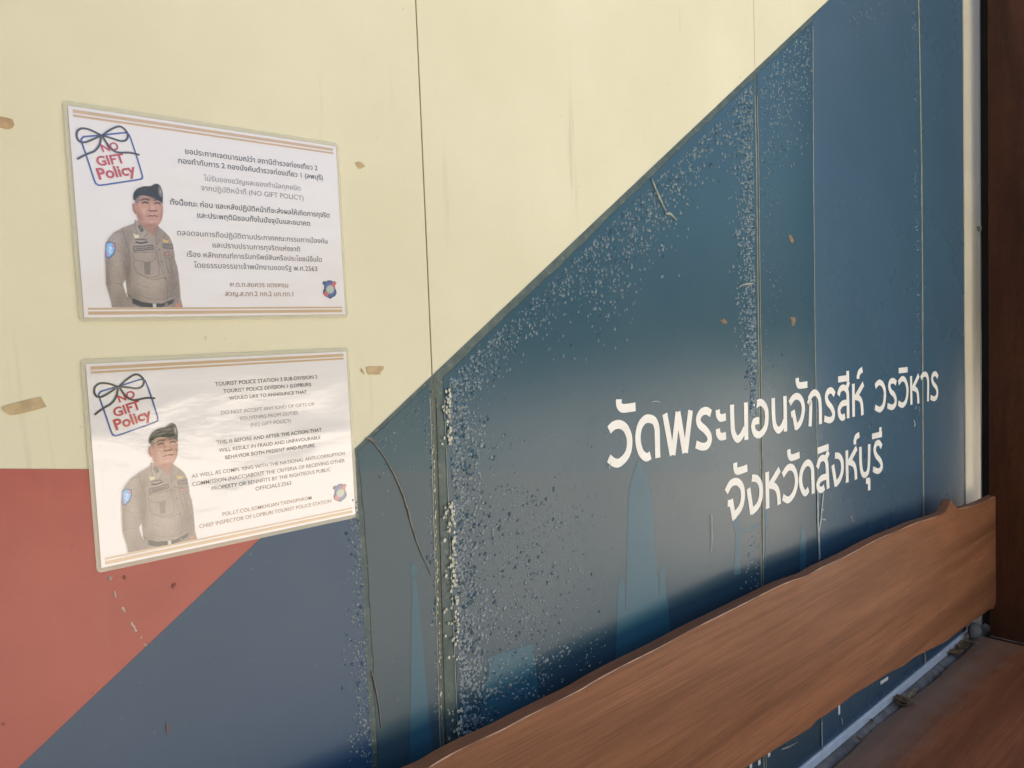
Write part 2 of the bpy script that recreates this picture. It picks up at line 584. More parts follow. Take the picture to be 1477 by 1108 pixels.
VY = -0.0012
def vinyl_poly(xl, xr, m, jag=0.0):
    zs = np.linspace(WBOT+0.001, TOP-0.002, 150)
    def J():
        return rng.normal()*jag
    L = [(xl(z)+J(), z) for z in zs if z < diag(xl(z))-m]
    R_ = [(xr(z)+J()*0.5, z) for z in zs if z < diag(xr(z))-m]
    xa, xb = L[-1][0], R_[-1][0]
    topd = []
    xt = min(xb, (TOP-0.002+m-(_d0[1]-DS*_d0[0]))/DS)
    for t in np.linspace(0, 1, 40):
        x = xa+(xt-xa)*t
        topd.append((x, diag(x)-m+J()))
    if xt < xb-1e-6:
        topd.append((xb, TOP-0.002))
    return L+topd+R_[::-1]

def local_scale(px, py):
    a, h, c = at(px, py), at(px+1, py), at(px, py+1)
    return abs(h[0]-a[0]), abs(c[2]-a[2])

def blister(mb, px, py, w, h, rot=0.3, hh=0.6):
    sx, sz = local_scale(px, py)
    p = at(px, py)
    k = rng.choice([0.55, 0.75, 0.95], p=[0.5, 0.35, 0.15])
    a, b_ = w*sx/2*k, h*sz/2*k
    mb.dome(p[0], p[2], VY, a, b_, hh*min(a, b_), rot+rng.normal()*0.35)

def diag_py(px):
    # height (photo pixels) of the diagonal above a pixel column
    pts = [(25, 1108), (527, 628), (640, 528), (1090, 100), (1195, 0)]
    return float(np.interp(px, [p[0] for p in pts], [p[1] for p in pts]))

def bench_py(px):
    return float(np.interp(px, [530, 617, 800, 900, 1000, 1100, 1200, 1440], [1150, 1108, 1010, 968, 915, 858, 825, 720]))

A_ = MB(); A_.sheet(vinyl_poly(lambda z: -3.2, lambda z: S_B(z)-0.003, 0.0, 0.0005) if False else
                    [(x, z) for x, z in [(_d0[0]-(_d0[1]-WBOT)/DS, WBOT)]]
                    + [(x, diag(x)) for x in np.linspace(_d0[0]-(_d0[1]-WBOT)/DS, S_B(EYE-0.13)-0.003, 30)][1:]
                    + [(S_B(z)-0.005+rng.normal()*0.0006, z) for z in np.linspace(EYE-0.16, WBOT, 90)], VY, 0.0004)
for k in range(480):
    py = rng.uniform(720, 1100)
    e = float(np.interp(py, [655, 800, 1100], [513, 525, 541]))
    px = e-4-abs(rng.normal())*14*(0.5+0.8*(py-700)/400)
    s = rng.uniform(2, 5.0)
    blister(A_, px, py, s, s*rng.uniform(1.0, 1.8))
B_ = MB(); B_.sheet(vinyl_poly(lambda z: S_B(z)+0.004, lambda z: S_A(z)-0.007, 0.007, 0.0007), VY, 0.0004)
for k in range(90):
    px = rng.uniform(545, 622); py = diag_py(px)+10+abs(rng.normal())*45
    s = rng.uniform(2, 4.5)
    blister(B_, px, py, s, s*rng.uniform(0.8, 1.4))
for k in range(110):
    py = rng.uniform(600, 1040); e = float(np.interp(py, [600, 1040], [620, 632]))
    s = rng.uniform(2, 4.5)
    blister(B_, e-abs(rng.normal())*4, py, s, s*rng.uniform(1, 1.8))
C_ = MB(); C_.sheet(vinyl_poly(lambda z: S_A(z)+float(np.interp(z, [EYE-0.6, EYE], [0.027, 0.017])), lambda z: S_CD(z)-0.0065, 0.016, 0.0011), VY, 0.0004)
cl = []
for k in range(2000):         # dense ragged blisters beside the seam
    py = rng.uniform(545, 1060)
    e = float(np.interp(py, [545, 1040], [646, 664]))
    px = e+abs(rng.normal())*30*(0.6+0.4*math.sin(py/37.0)**2)
    if py < diag_py(px)+18 or py > bench_py(px)-4:
        continue
    s = rng.uniform(2.5, 6.5)
    blister(C_, px, py, s, s*rng.uniform(1.0, 2.0), rot=-0.5)
for k in range(1300):         # second fan of smaller ones further right
    px = 752+rng.normal()*46; py = rng.uniform(700, 1010)
    if py > bench_py(px)-6 or px < 690:
        continue
    s = rng.uniform(2, 5.0)
    blister(C_, px, py, s, s*rng.uniform(0.8, 1.5), rot=0.5)
for k in range(2200):         # below the diagonal edge
    px = rng.uniform(660, 1085)
    dens = 0.35+0.65*math.exp(-((px-905)/75)**2)+0.5*math.exp(-((px-700)/60)**2)
    if rng.uniform() > dens:
        continue
    py = diag_py(px)+24+abs(rng.normal())*(34+38*math.exp(-((px-905)/80)**2))
    s = rng.uniform(2.5, 6.0)
    blister(C_, px, py, s*0.8, s*rng.uniform(1.1, 1.8), rot=-0.4)
for k in range(1300):         # column beside the second seam
    py = rng.uniform(120, 600)*1.0
    e = float(np.interp(py, [104, 477, 850], [1086, 1091, 1096]))
    px = e-2-abs(rng.normal())*13*math.exp(-max(0, py-430)/160)
    if py < diag_py(px)+16:
        continue
    s = rng.uniform(2.5, 5.6)
    blister(C_, px, py, s*0.75, s*rng.uniform(1.1, 2.0), rot=-0.3)
for k in range(90):
    py = rng.uniform(760, 850); px = 1094-abs(rng.normal())*12
    if py < bench_py(px)-5:
        s = rng.uniform(1.5, 3.2); blister(C_, px, py, s, s*1.3)
for k in range(420):
    px = rng.uniform(650, 880); py = rng.uniform(620, 960)
    if py < diag_py(px)+20 or py > bench_py(px)-6:
        continue
    s = rng.uniform(1.5, 3.2); blister(C_, px, py, s, s*1.2)
D_ = MB(); D_.sheet(vinyl_poly(lambda z: S_CD(z)+0.0055, lambda z: S_DE(z)-0.0025, 0.013, 0.0008), VY, 0.0004)
for k in range(560):
    px = rng.uniform(1097, 1170); py = diag_py(px)+14+abs(rng.normal())*75
    s = rng.uniform(1.6, 3.8); blister(D_, px, py, s*0.7, s*rng.uniform(1, 1.8))
for k in range(200):
    px = 1108+rng.normal()*11; py = rng.uniform(150, 560)
    if px < 1098 or py < diag_py(px)+14:
        continue
    s = rng.uniform(1.6, 3.2); blister(D_, px, py, s*0.7, s*rng.uniform(1, 1.8))
E_ = MB(); E_.sheet(vinyl_poly(lambda z: S_DE(z)+0.0025, lambda z: S_EF(z)-0.0075, 0.004, 0.0006), VY, 0.0004)
for k in range(110):
    py = rng.uniform(15, 620); px = float(np.interp(py, [0, 430, 690], [1320, 1325, 1327]))-abs(rng.normal())*3.5
    s = rng.uniform(1.4, 2.8); blister(E_, px, py, s*0.6, s*1.5)
for k in range(40):
    s = rng.uniform(1.4, 2.6); blister(E_, 1243+rng.normal()*14, abs(rng.normal())*22+2, s*0.7, s*1.4)
F_ = MB(); F_.sheet(vinyl_poly(lambda z: S_EF(z)+0.0075, lambda z: P0-0.002, 0.004, 0.0004), VY, 0.0004)
sheets = {}
for nm, mb, m in (('A', A_, 'blue_a'), ('B', B_, 'blue_b'), ('C', C_, 'blue'), ('D', D_, 'blue'), ('E', E_, 'blue_e'), ('F', F_, 'blue_e')):
    o = mb.build('vinyl_sheet', MAT[m], wall)
    o.data.materials.append(MAT['blister'])
    o.data.materials.append(MAT['blister_low'])
    np_ = len(o.data.polygons)
    sheets[nm] = o
    per = 8*2+8
    first = np_-per*((np_-mb.nbase)//per)
    pick = rng.uniform(size=(np_-first)//per) < 0.8
    o.data.polygons.foreach_set('material_index', [0]*first+[(0 if not pick[i//per] else (2 if mb.v[mb.f[first+i][0]][2] < EYE-0.02-0.10*mb.v[mb.f[first+i][0]][0] else 1)) for i in range(np_-first)])
    nsm = [len(p.vertices) <= 4 and abs(p.normal.y) < 0.999 and p.area < 1e-4 for p in o.data.polygons]
    o.data.polygons.foreach_set('use_smooth', nsm)

# pale silhouettes printed on the blue
SY = -0.00150
z3 = lambda pts: XZs(crop(840, 500, 0.37915, pts))
z4 = lambda pts: XZs(crop(1030, 620, 0.17603, pts))
z5 = lambda pts: XZs(crop(590, 850, 0.41300, pts))
prang = z3([(212, 425), (224, 462), (245, 495), (258, 550), (267, 640), (272, 740), (276, 868), (284, 868), (288, 950), (290, 950), (291, 850), (300, 820),
            (311, 850), (314, 935), (322, 970), (331, 1060), (338, 1200), (118, 1250), (128, 1100), (131, 960), (135, 905), (147, 876), (158, 905), (160, 1000),
            (163, 1000), (164, 900), (168, 750), (170, 600), (180, 520), (196, 470)])
sp = XZs([(593.6, 835), (599.8, 835), (609, 930), (618, 1035), (625, 1100), (589, 1110), (591.5, 1000), (592.3, 920)])
ball = [(XZ((595.6, 822.5))[0]+0.0062*math.cos(t), XZ((595.6, 822.5))[1]+0.009*math.sin(t)) for t in np.linspace(0, 2*math.pi, 24)[:-1]]
spire_s = z4([(722, 765), (735, 810), (746, 850), (752, 1150), (696, 1180), (704, 850), (712, 810)])
block = z5([(275, 236), (432, 190), (440, 270), (452, 400), (455, 470), (252, 480), (256, 335), (276, 300)])
pole = z4([(138, 700), (212, 722), (202, 820), (212, 1000), (214, 1180), (158, 1190), (172, 860), (150, 770)])
bar = z4([(199, 822), (360, 773), (360, 800), (199, 850)])
pole2 = z4([(432, 640), (446, 740), (432, 790), (416, 1140), (410, 1140), (418, 800), (412, 660)])
for i, poly in enumerate((prang, sp, ball, spire_s, block, pole, bar, pole2)):
    b = MB(); b.sheet(poly, SY-0.00001*i)
    b.build('tower_silhouette', MAT['sil'], wall)

# white Thai lettering, two lines, brush-like strokes of one width
LW = 0.0155
Z1 = (860, 560, 0.13541); Z2 = (1030, 530, 0.13541); Z3 = (1180, 510, 0.13541); Z4 = (1030, 620, 0.17603)
LINE1 = [
 (Z1, [('s', [(128, 447), (175, 400), (240, 385), (300, 420), (338, 500), (347, 590), (332, 680), (290, 750), (230, 796), (175, 787), (124, 745)]),
       ('s', [(233, 118), (234, 172), (258, 208), (300, 214), (410, 198)]),
       ('s', [(570, 712), (525, 735), (472, 690), (442, 600), (437, 500), (458, 400), (508, 335), (560, 325), (612, 352), (638, 430), (642, 520), (647, 742)]),
       ('l', [(722, 272), (801, 712)]), ('l', [(809, 712), (862, 252)]), ('l', [(862, 252), (933, 688)]), ('l', [(942, 688), (996, 235)]),
       ('s', [(1213, 270), (1165, 240), (1112, 258), (1078, 325), (1095, 390), (1150, 440), (1192, 500), (1198, 560), (1168, 612), (1115, 622), (1054, 598)]),
       ('s', [(1285, 230), (1289, 280), (1308, 312), (1330, 316), (1372, 306)]),
       ('s', [(1287, 432), (1291, 482), (1310, 512), (1332, 516), (1374, 506)])]),
 (Z2, [('s', [(182, 397), (185, 560), (196, 690), (235, 762), (278, 735), (322, 650)]), ('l', [(330, 373), (335, 771)]),
       ('s', [(402, 488), (428, 412), (488, 373), (538, 425), (553, 520), (538, 640), (480, 715), (428, 700), (407, 635), (414, 590), (432, 572), (466, 566)]),
       ('l', [(452, 532), (452, 604)]),
       ('s', [(620, 328), (624, 500), (636, 610), (672, 668), (712, 640), (742, 570)]), ('l', [(746, 305), (752, 683)]),
       ('s', [(796, 385), (835, 325), (882, 308), (925, 350), (942, 430), (932, 520), (902, 600), (862, 640)]), ('l', [(833, 460), (868, 658)]), ('l', [(824, 462), (832, 526)]),
       ('s', [(876, 112), (879, 160), (900, 192), (985, 182)]),
       ('s', [(1002, 345), (1032, 288), (1070, 270), (1108, 315), (1122, 420), (1124, 604)]), ('s', [(992, 345), (1008, 372), (1020, 400), (1014, 628)]),
       ('s', [(1275, 290), (1243, 246), (1207, 258), (1187, 310), (1200, 370), (1240, 425), (1263, 480), (1258, 535), (1222, 562), (1165, 545)])]),
 (Z3, [('s', [(208, 445), (226, 385), (262, 362), (295, 390), (308, 450), (312, 690)]),
       ('s', [(308, 520), (250, 535), (216, 590), (222, 655), (250, 684), (278, 664)]), ('l', [(296, 372), (318, 296)]),
       ('l', [(205, 276), (322, 260)]), ('l', [(306, 185), (308, 290)]),
       ('l', [(367, 322), (370, 673)]), ('l', [(474, 320), (386, 478)]), ('s', [(384, 462), (430, 478), (455, 530), (464, 657)]),
       ('s', [(464, 170), (432, 198), (418, 240), (416, 270)]),
       ('s', [(600, 350), (640, 308), (677, 328), (700, 390), (702, 470), (688, 550), (650, 597), (598, 572)]),
       ('s', [(824, 315), (795, 290), (764, 300), (750, 345), (765, 400), (800, 440), (818, 490), (812, 540), (780, 573), (730, 555)]),
       ('s', [(848, 315), (885, 270), (917, 284), (940, 350), (942, 430), (926, 510), (890, 550), (846, 528)]),
       ('l', [(850, 183), (945, 172)]),
       ('l', [(982, 240), (986, 546)]), ('l', [(1064, 230), (998, 375)]), ('s', [(996, 365), (1036, 385), (1054, 430), (1060, 532)]),
       ('s', [(1086, 265), (1110, 228), (1140, 222), (1159, 260), (1164, 330), (1162, 509)]),
       ('s', [(1268, 252), (1245, 216), (1217, 228), (1206, 270), (1220, 320), (1250, 360), (1262, 410), (1252, 464), (1225, 482), (1190, 466)])]),
]
LINE2 = [
 (Z4, [('s', [(93, 510), (132, 440), (182, 425), (222, 470), (229, 560), (208, 640), (155, 708)]), ('l', [(130, 572), (160, 735)]), ('l', [(122, 572), (122, 628)]),
       ('s', [(166, 270), (169, 316), (188, 338), (266, 312)]),
       ('s', [(303, 395), (345, 402), (374, 450), (377, 540), (352, 620), (300, 672)]), ('l', [(275, 480), (305, 688)]),
       ('l', [(428, 345), (432, 645)]), ('l', [(530, 322), (446, 462)]), ('s', [(444, 452), (492, 465), (518, 515), (527, 612)]),
       ('s', [(556, 372), (598, 312), (638, 312), (664, 370), (667, 450), (642, 530), (600, 574), (556, 550)]),
       ('s', [(606, 160), (609, 204), (630, 228), (694, 205)]),
       ('s', [(768, 486), (740, 518), (713, 480), (702, 410), (711, 340), (738, 285), (770, 270), (797, 310), (803, 400), (806, 522)]),
       ('s', [(840, 312), (860, 248), (893, 230), (915, 265), (921, 340), (928, 482)]),
       ('s', [(922, 380), (872, 398), (846, 440), (850, 480), (875, 492), (897, 468)]), ('l', [(908, 235), (931, 178)]),
       ('l', [(842, 172), (932, 140)]),
       ('s', [(984, 212), (1018, 216), (1042, 260), (1043, 340), (1022, 405), (988, 448)]), ('l', [(966, 288), (992, 460)]),
       ('l', [(1081, 168), (1085, 432)]), ('l', [(1162, 145), (1094, 275)]), ('s', [(1092, 262), (1134, 280), (1151, 325), (1157, 407)]),
       ('s', [(1184, 40), (1157, 60), (1148, 88), (1147, 120)]),
       ('s', [(1192, 140), (1196, 290), (1212, 360), (1238, 366), (1260, 310), (1265, 116)]),
       ('l', [(1238, 420), (1272, 414)]), ('l', [(1264, 412), (1265, 495)]),
       ('s', [(1366, 140), (1345, 106), (1320, 118), (1309, 165), (1325, 215), (1354, 250), (1367, 292), (1357, 326), (1332, 338), (1296, 322)])]),
 (Z3, [('l', [(566, 884), (672, 858)]), ('l', [(654, 786), (656, 876)])]),
]
def lettering(lines, y0):
    b = MB(); k = 0
    for (ox, oy, s), strokes in lines:
        for kind, pts in strokes:
            q = XZs(crop(ox, oy, s, pts))
            if kind == 's':
                q = spline(q, 7)
            b.ribbon(q, LW, y0-0.00001*k)
            k += 1
    return b
lettering(LINE1, -0.00180).build('lettering', MAT['white'], wall)
lettering(LINE2, -0.00180).build('lettering', MAT['white'], wall)
b = MB()      # what shows of a lower line of white lettering under the backrest
for k, (p, q) in enumerate((((1209.3, 1014), (1209.6, 1030.5)), ((1269, 985), (1280, 978)), ((1108, 1084), (1108.5, 1091)), ((1094, 1096), (1094.5, 1103)), ((1082, 1102), (1082, 1112)))):
    b.ribbon(XZs([p, q]), 0.010, -0.00180-0.00001*k)
b.build('lettering', MAT['white'], wall)

# pale seam edges, scratches, creases and flakes on the vinyl
b = MB()
zz = np.linspace(WBOT+0.01, TOP-0.05, 60)
zl = [z for z in zz if z < diag(S_EF(z))-0.02]
b.ribbon([(S_EF(z)+0.001*math.sin(z*9), z) for z in zl], 0.0085, -0.00165)
zl = [z for z in zz if z < diag(S_DE(z))-0.02]
b.ribbon([(S_DE(z), z) for z in zl], 0.0028, -0.00165)
zl = [z for z in zz if z < diag(S_CD(z))-0.03]
b.ribbon([(S_CD(z)-0.0055, z) for z in zl], 0.0022, -0.00165)
b.ribbon([(S_CD(z)+0.0042, z) for z in zl], 0.0020, -0.00165)
zl = [z for z in zz if z < diag(S_A(z))-0.02]
b.ribbon([(S_A(z)-0.0062, z) for z in zl], 0.0011, -0.00165)
b.ribbon([(S_A(z)+float(np.interp(z, [EYE-0.6, EYE], [0.0265, 0.0165])), z) for z in zl], 0.0010, -0.00165)
zl = [z for z in zz if z < EYE-0.17]
b.build('seam_edge', MAT['seam'], wall)
b = MB()
zl = [z for z in zz if z < diag(S_A(z))-0.02]
b.ribbon([(S_A(z)+0.0042, z) for z in zl], 0.0013, -0.0010)
b.build('seam_groove', MAT['dark'], wall)

def sc(pts, w=0.003, w1=None, y=-0.0030):
    q = spline(XZs(pts), 5)
    sb.ribbon(q, w, y-0.00001*len(sb.f), w1=w1)
sb = MB()
sc(crop(1030, 620, .17603, [(840, 512), (842, 700), (846, 830), (852, 950), (856, 1060)]), 0.006, 0.010)
sc(crop(1030, 620, .17603, [(886, 512), (878, 600), (870, 680), (866, 740), (852, 830)]), 0.005, 0.006)
sc(crop(1030, 620, .17603, [(870, 652), (888, 655)]), 0.003)
sc(crop(1030, 620, .17603, [(874, 732), (905, 736)]), 0.003)
sc(crop(1030, 620, .17603, [(1110, 705), (1122, 735), (1130, 755)]), 0.004, 0.002)
sc(crop(840, 500, .37915, [(487, 640), (488, 720), (486, 780)]), 0.0022, 0.0012)
sc([(879.5, 668), (877, 672), (877.5, 676)], 0.0015)
sc(crop(860, 560, .13541, [(570, 146), (620, 138), (665, 150)]), 0.0015)
sc([(1316, 606), (1318, 612), (1316, 615)], 0.006)
sc([(1264, 1015), (1258, 1021)], 0.006, 0.002)
sc([(1292, 992), (1284, 1000)], 0.003)
sc([(1332.5, 943), (1333, 971)], 0.009)
sc([(1183.2, 1040), (1184, 1086)], 0.005)
sc([(1316, 966), (1316.5, 977)], 0.004)
sc([(1212, 1035), (1213, 1044)], 0.004)
sb.build('scratch', MAT['scratch'], wall)

def crease(pts, r, m='crease', cut=None):
    q = [at(px, py, -0.0022) for px, py in spline(pts, 6)]
    n = len(q)
    t = MB(); t.tube(q, [r*(0.35+0.65*math.sin(math.pi*min(1, 0.15+0.85*i/n)))*(0.75+0.5*rng.uniform()) for i in range(n)], 6)
    return t.build('crease', MAT[m], wall, True)
crease(crop(500, 560, .27083, [(108, 262), (150, 300), (205, 375), (262, 480), (310, 600), (330, 670), (350, 745), (385, 850), (425, 940), (450, 998)]), 0.0010)
crease(crop(500, 560, .27083, [(102, 268), (125, 268), (150, 288)]), 0.0016)
crease(crop(500, 560, .27083, [(312, 615), (328, 655), (338, 700)]), 0.0015)
crease(crop(480, 600, .4583, [(122, 805), (135, 860), (146, 920), (152, 980)]), 0.0010)
crease(crop(840, 0, .4333, [(230, 595), (252, 650), (278, 705)]), 0.0026, 'seam')
crease(crop(840, 0, .4333, [(275, 712), (292, 712), (312, 732)]), 0.0026, 'seam')
crease(crop(1060, 60, .379, [(14, 935), (32, 925), (70, 920)]), 0.0026, 'seam')
crease(crop(590, 850, .413, [(1300, 560), (1330, 548), (1358, 532)]), 0.0018, 'seam')

b = MB()      # pale flakes of backing along the wide bare strip
for k in range(330):
    py = rng.uniform(560, 1075)
    l = float(np.interp(py, [560, 1075], [634, 642])); r = float(np.interp(py, [560, 1075], [646, 665]))
    px = r-abs(rng.normal())*4.0 if rng.uniform() < 0.7 else rng.uniform(l, r)
    if px < l or py < diag_py(px)+12 or py > bench_py(px)-3 or math.sin(py/23.0)+math.sin(py/61.0) < -0.5:
        continue
    p = at(px, py)
    s = rng.uniform(0.0012, 0.0034)
    n = 7
    b.sheet([(p[0]+s*rng.uniform(.5, 1)*math.cos(2*math.pi*i/n), p[2]+s*1.2*rng.uniform(.5, 1)*math.sin(2*math.pi*i/n)) for i in range(n)], -0.0030-0.00001*k)
for k in range(60):
    py = rng.uniform(600, 1040); px = float(np.interp(py, [600, 1040], [621, 635]))+rng.normal()*0.8
    p = at(px, py); s = rng.uniform(0.0008, 0.0018)
    b.sheet([(p[0]+s*rng.uniform(.4, 1)*math.cos(2*math.pi*i/6), p[2]+s*2.2*rng.uniform(.4, 1)*math.sin(2*math.pi*i/6)) for i in range(6)], -0.0034-0.00001*k)
b.build('paint_flakes', MAT['flake'], wall)

# old glue on the red field
def lump(px, py, w, h, rot, m, name, parent=wall, hh=0.6):
    sx, sz = local_scale(px, py)
    p = at(px, py)
    b = MB()
    for k in range(5):
        t = (k-2)/2.5
        a = 0.5*h*sz*t
        b.dome(p[0]-math.sin(rot)*a+rng.normal()*0.0004, p[2]+math.cos(rot)*a, -0.0011, w*sx*rng.uniform(.35, .6), h*sz*0.18, hh*w*sx*0.5, rot+rng.normal()*0.3)
    return b.build(name, MAT[m], parent, True)
for px, py, w, h, rt in ((158, 834, 6, 5, 0.5), (165.5, 857, 3.2, 10, 0.3), (178, 879, 3.2, 8, 0.35), (192, 904, 3.6, 16, 0.45), (203, 919, 2.5, 3, 0.2), (177, 922, 2, 1.6, 0), (209, 930, 4, 4, 0.6)):
    lump(px, py, w, h, rt, 'glue', 'glue_residue')
b = MB()
for px, py, w, h in ((179, 833, 5, 9), (249, 846, 3, 11), (252, 843, 3, 6), (133, 999, 4, 2.2), (160, 1009, 2, 2), (240, 1050, 2.2, 24), (74, 896, 2, 1.6), (5, 1044, 6, 3)):
    p = at(px, py); sx, sz = local_scale(px, py)
    b.sheet([(p[0]+w*sx*.5*rng.uniform(.6, 1)*math.cos(2*math.pi*i/9), p[2]+h*sz*.5*rng.uniform(.6, 1)*math.sin(2*math.pi*i/9)) for i in range(9)], -0.0028-0.00004*len(b.f))
b.build('dirt_spot', mat_plain('brown_dirt', (0.26, 0.07, 0.05), 0.5, 0.3, 80), wall)

# beige metal trim closing the boarding on the right, white strip and cement ledge below
b = MB()
b.box(P0, P1-0.012, -0.0035, 0.03, WBOT-0.02, TOP)
b.build('edge_trim', MAT['post'], wall)
b = MB()
b.tube([(P1-0.010, -0.001, WBOT-0.02), (P1-0.010, -0.001, 1.6), (P1-0.010, -0.001, TOP)], 0.0042, 10)
b.build('trim_lip', MAT['edge'], wall, True)
b = MB()
b.box(-3.2, P0+0.02, -0.0075, -0.0001, WBOT-0.0125, WBOT+0.012)
o = b.build('bottom_strip', MAT['strip'], wall); bevel(o, 0.002, 2)
n = 240
xs = np.linspace(-3.2, 2.97, n)
b = MB()
prof = [(-0.0002, 0.001), (-0.006, 0.006), (-0.016, 0.004), (-0.026, -0.003), (-0.030, -0.012), (-0.030, -0.06)]
v, f = [], []
for i, x in enumerate(xs):
    for (yy, zz_) in prof:
        v.append((x, yy+0.0008*math.sin(x*31)+rng.normal()*0.00015, WBOT-0.018+zz_+rng.normal()*0.0002))
k = len(prof)
for i in range(n-1):
    for j in range(k-1):
        f.append((i*k+j, i*k+j+1, (i+1)*k+j+1, (i+1)*k+j))
b.add(v, f)
b.build('cement_ledge', MAT['cement'], wall, True)

# ------------------------------------------------------------------ dark wooden partition at the right
part = thing('wooden_partition', 'dark brown wooden partition standing upright at the right end of the bench', 'partition', (2.92, -0.33, 0))
b = MB()
b.box(2.852, 3.02, -0.60, -0.055, 0.002, TOP-0.02)
o = b.build('panel', MAT['panel'], part); bevel(o, 0.004, 2)
b = MB()
b.box(2.8505, 2.8515, -0.599, -0.057, EYE-1.0475, EYE-1.0445)
b.build('base_joint', MAT['cement'], part)

left = thing('wooden_partition', 'added dark brown partition, unseen at the left end of the bench, blocking light from the left', 'partition', (-0.78, -0.85, 0))  # out of view, added to darken the left side of the wall
b = MB()
b.box(-0.86, -0.70, -1.70, -0.0125, 0.002, TOP-0.02)
o = b.build('panel', MAT['panel'], left); bevel(o, 0.004, 2)  # board of the added, unseen left partition

# ------------------------------------------------------------------ bench
bench = thing('wooden_bench', 'reddish live edge slab bench with dusty dark seat against the blue mural', 'bench', (1.4, -0.28, 0))
BY = -0.074            # front face of the backrest
c2 = lambda p: crop(590, 850, .413, p)
c3 = lambda p: crop(1100, 690, .25525, p)
c6 = lambda p: crop(1180, 880, .20582, p)
top_px = c2([(70, 622), (150, 574), (260, 520), (330, 488), (400, 450), (500, 400), (600, 350), (645, 322), (740, 270), (870, 205), (1000, 135), (1140, 65)]) + \
    c3([(120, 596), (250, 550), (330, 505), (470, 440), (580, 380), (680, 330), (780, 289), (860, 254), (930, 232), (1000, 209), (1040, 188), (1058, 148), (1068, 121), (1085, 146), (1106, 172), (1180, 157), (1260, 127), (1310, 103), (1338, 88)])
bot_px = c6([(1205, 0), (1100, 75), (1030, 125), (950, 185), (890, 230), (800, 275), (740, 305), (680, 335), (600, 395), (520, 435), (430, 490), (340, 545), (250, 600), (200, 640), (130, 690), (60, 740), (0, 775)]) + \
    c2([(1400, 490), (1330, 532), (1260, 575), (1180, 625)])
top = XZs(top_px, BY)
bot = XZs(bot_px, BY)
rend = XZs(c3([(1343, 110), (1340, 300), (1333, 550), (1325, 690), (1308, 738)]), BY)
left_top = [(-0.45, top[0][1]+0.004), (-0.2, top[0][1]+0.014), (0.1, top[0][1]+0.002), (0.3, top[0][1]+0.008)]
left_bot = [(1.0, bot[-1][1]+0.010), (0.6, bot[-1][1]-0.006), (0.2, bot[-1][1]+0.008), (-0.45, bot[-1][1]-0.002)]
top_s = [tuple(p) for p in spline(top[:23], 3)]+list(top[23:26])+[tuple(p) for p in spline(top[26:], 3)]
outline = left_top+top_s+rend+[tuple(p) for p in spline(bot, 3)]+left_bot
outline = [tuple(p) for p in outline]
# refine long spans so that the live edge waves a little
ref = []
for i, p in enumerate(outline):
    q = outline[(i+1) % len(outline)]
    ref.append(p)
    L = math.dist(p, q)
    m = int(L/0.035)
    for j in range(1, m+1):
        t = j/(m+1)
        w = 0.0004*math.sin((p[0]+(q[0]-p[0])*t)*41)
        ref.append((p[0]+(q[0]-p[0])*t, p[1]+(q[1]-p[1])*t+w))
b = MB()
b.sheet(ref, BY, 0.027)
back = b.build('backrest', MAT['wood'], bench)
bevel(back, 0.0045, 3, 50)
glint = MB()  # highlight on the front top edge, put in as a pale strip
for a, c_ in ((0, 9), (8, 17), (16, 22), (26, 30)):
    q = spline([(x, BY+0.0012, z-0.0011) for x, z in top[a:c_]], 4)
    glint.tube(q, [0.0012*(0.7+0.5*math.sin(i*0.7)*math.sin(i*0.23)) for i in range(len(q))], 5)
glint.build('edge_highlight', mat_plain('pale_highlight_wood', (0.52, 0.32, 0.20), 0.4, 0.25, 30), bench, True)
# seat
SZ = EYE-1.05
b = MB()
v = []
xs = np.linspace(-0.45, 2.846, 60)
fr = [(-0.034+0.004*math.sin(x*7)+0.002*math.sin(x*23)) for x in xs]
bk = [(-0.56+0.012*math.sin(x*3.1)) for x in xs]
ol = [(x, y) for x, y in zip(xs, fr)]+[(x, y) for x, y in zip(xs[::-1], bk[::-1])]
n = len(ol)
b.add([(x, y, SZ) for x, y in ol]+[(x, y, SZ-0.055) for x, y in ol],
      [tuple(range(n))[::-1], tuple(range(n, 2*n))]+[(i, (i+1) % n, (i+1) % n+n, i+n) for i in range(n)])
o = b.build('seat', MAT['seat'], bench)
bm = bmesh.new(); bm.from_mesh(o.data); bmesh.ops.recalc_face_normals(bm, faces=bm.faces); bm.to_mesh(o.data); bm.free()
bevel(o, 0.006, 3, 40)
for x in (0.0, 1.35, 2.6):
    b = MB(); b.box(x-0.06, x+0.06, -0.50, -0.42, 0.001, SZ-0.0555)
    bevel(b.build('leg', MAT['seat'], bench), 0.006, 2)
    b = MB(); b.box(x-0.06, x+0.06, -0.16, -0.08, 0.001, SZ-0.0555)
    bevel(b.build('leg', MAT['seat'], bench), 0.006, 2)
for x in (-0.2, 0.75):
    b = MB(); b.box(x-0.03, x+0.03, BY+0.0275, BY+0.050, SZ+0.0005, top[0][1]-0.06)
    bevel(b.build('back_support', MAT['seat'], bench), 0.003, 2)
b = MB(); b.box(2.74, 2.8515, BY+0.0275, BY+0.047, EYE-0.80, EYE-0.66)
bevel(b.build('back_support', MAT['seat'], bench), 0.003, 2)

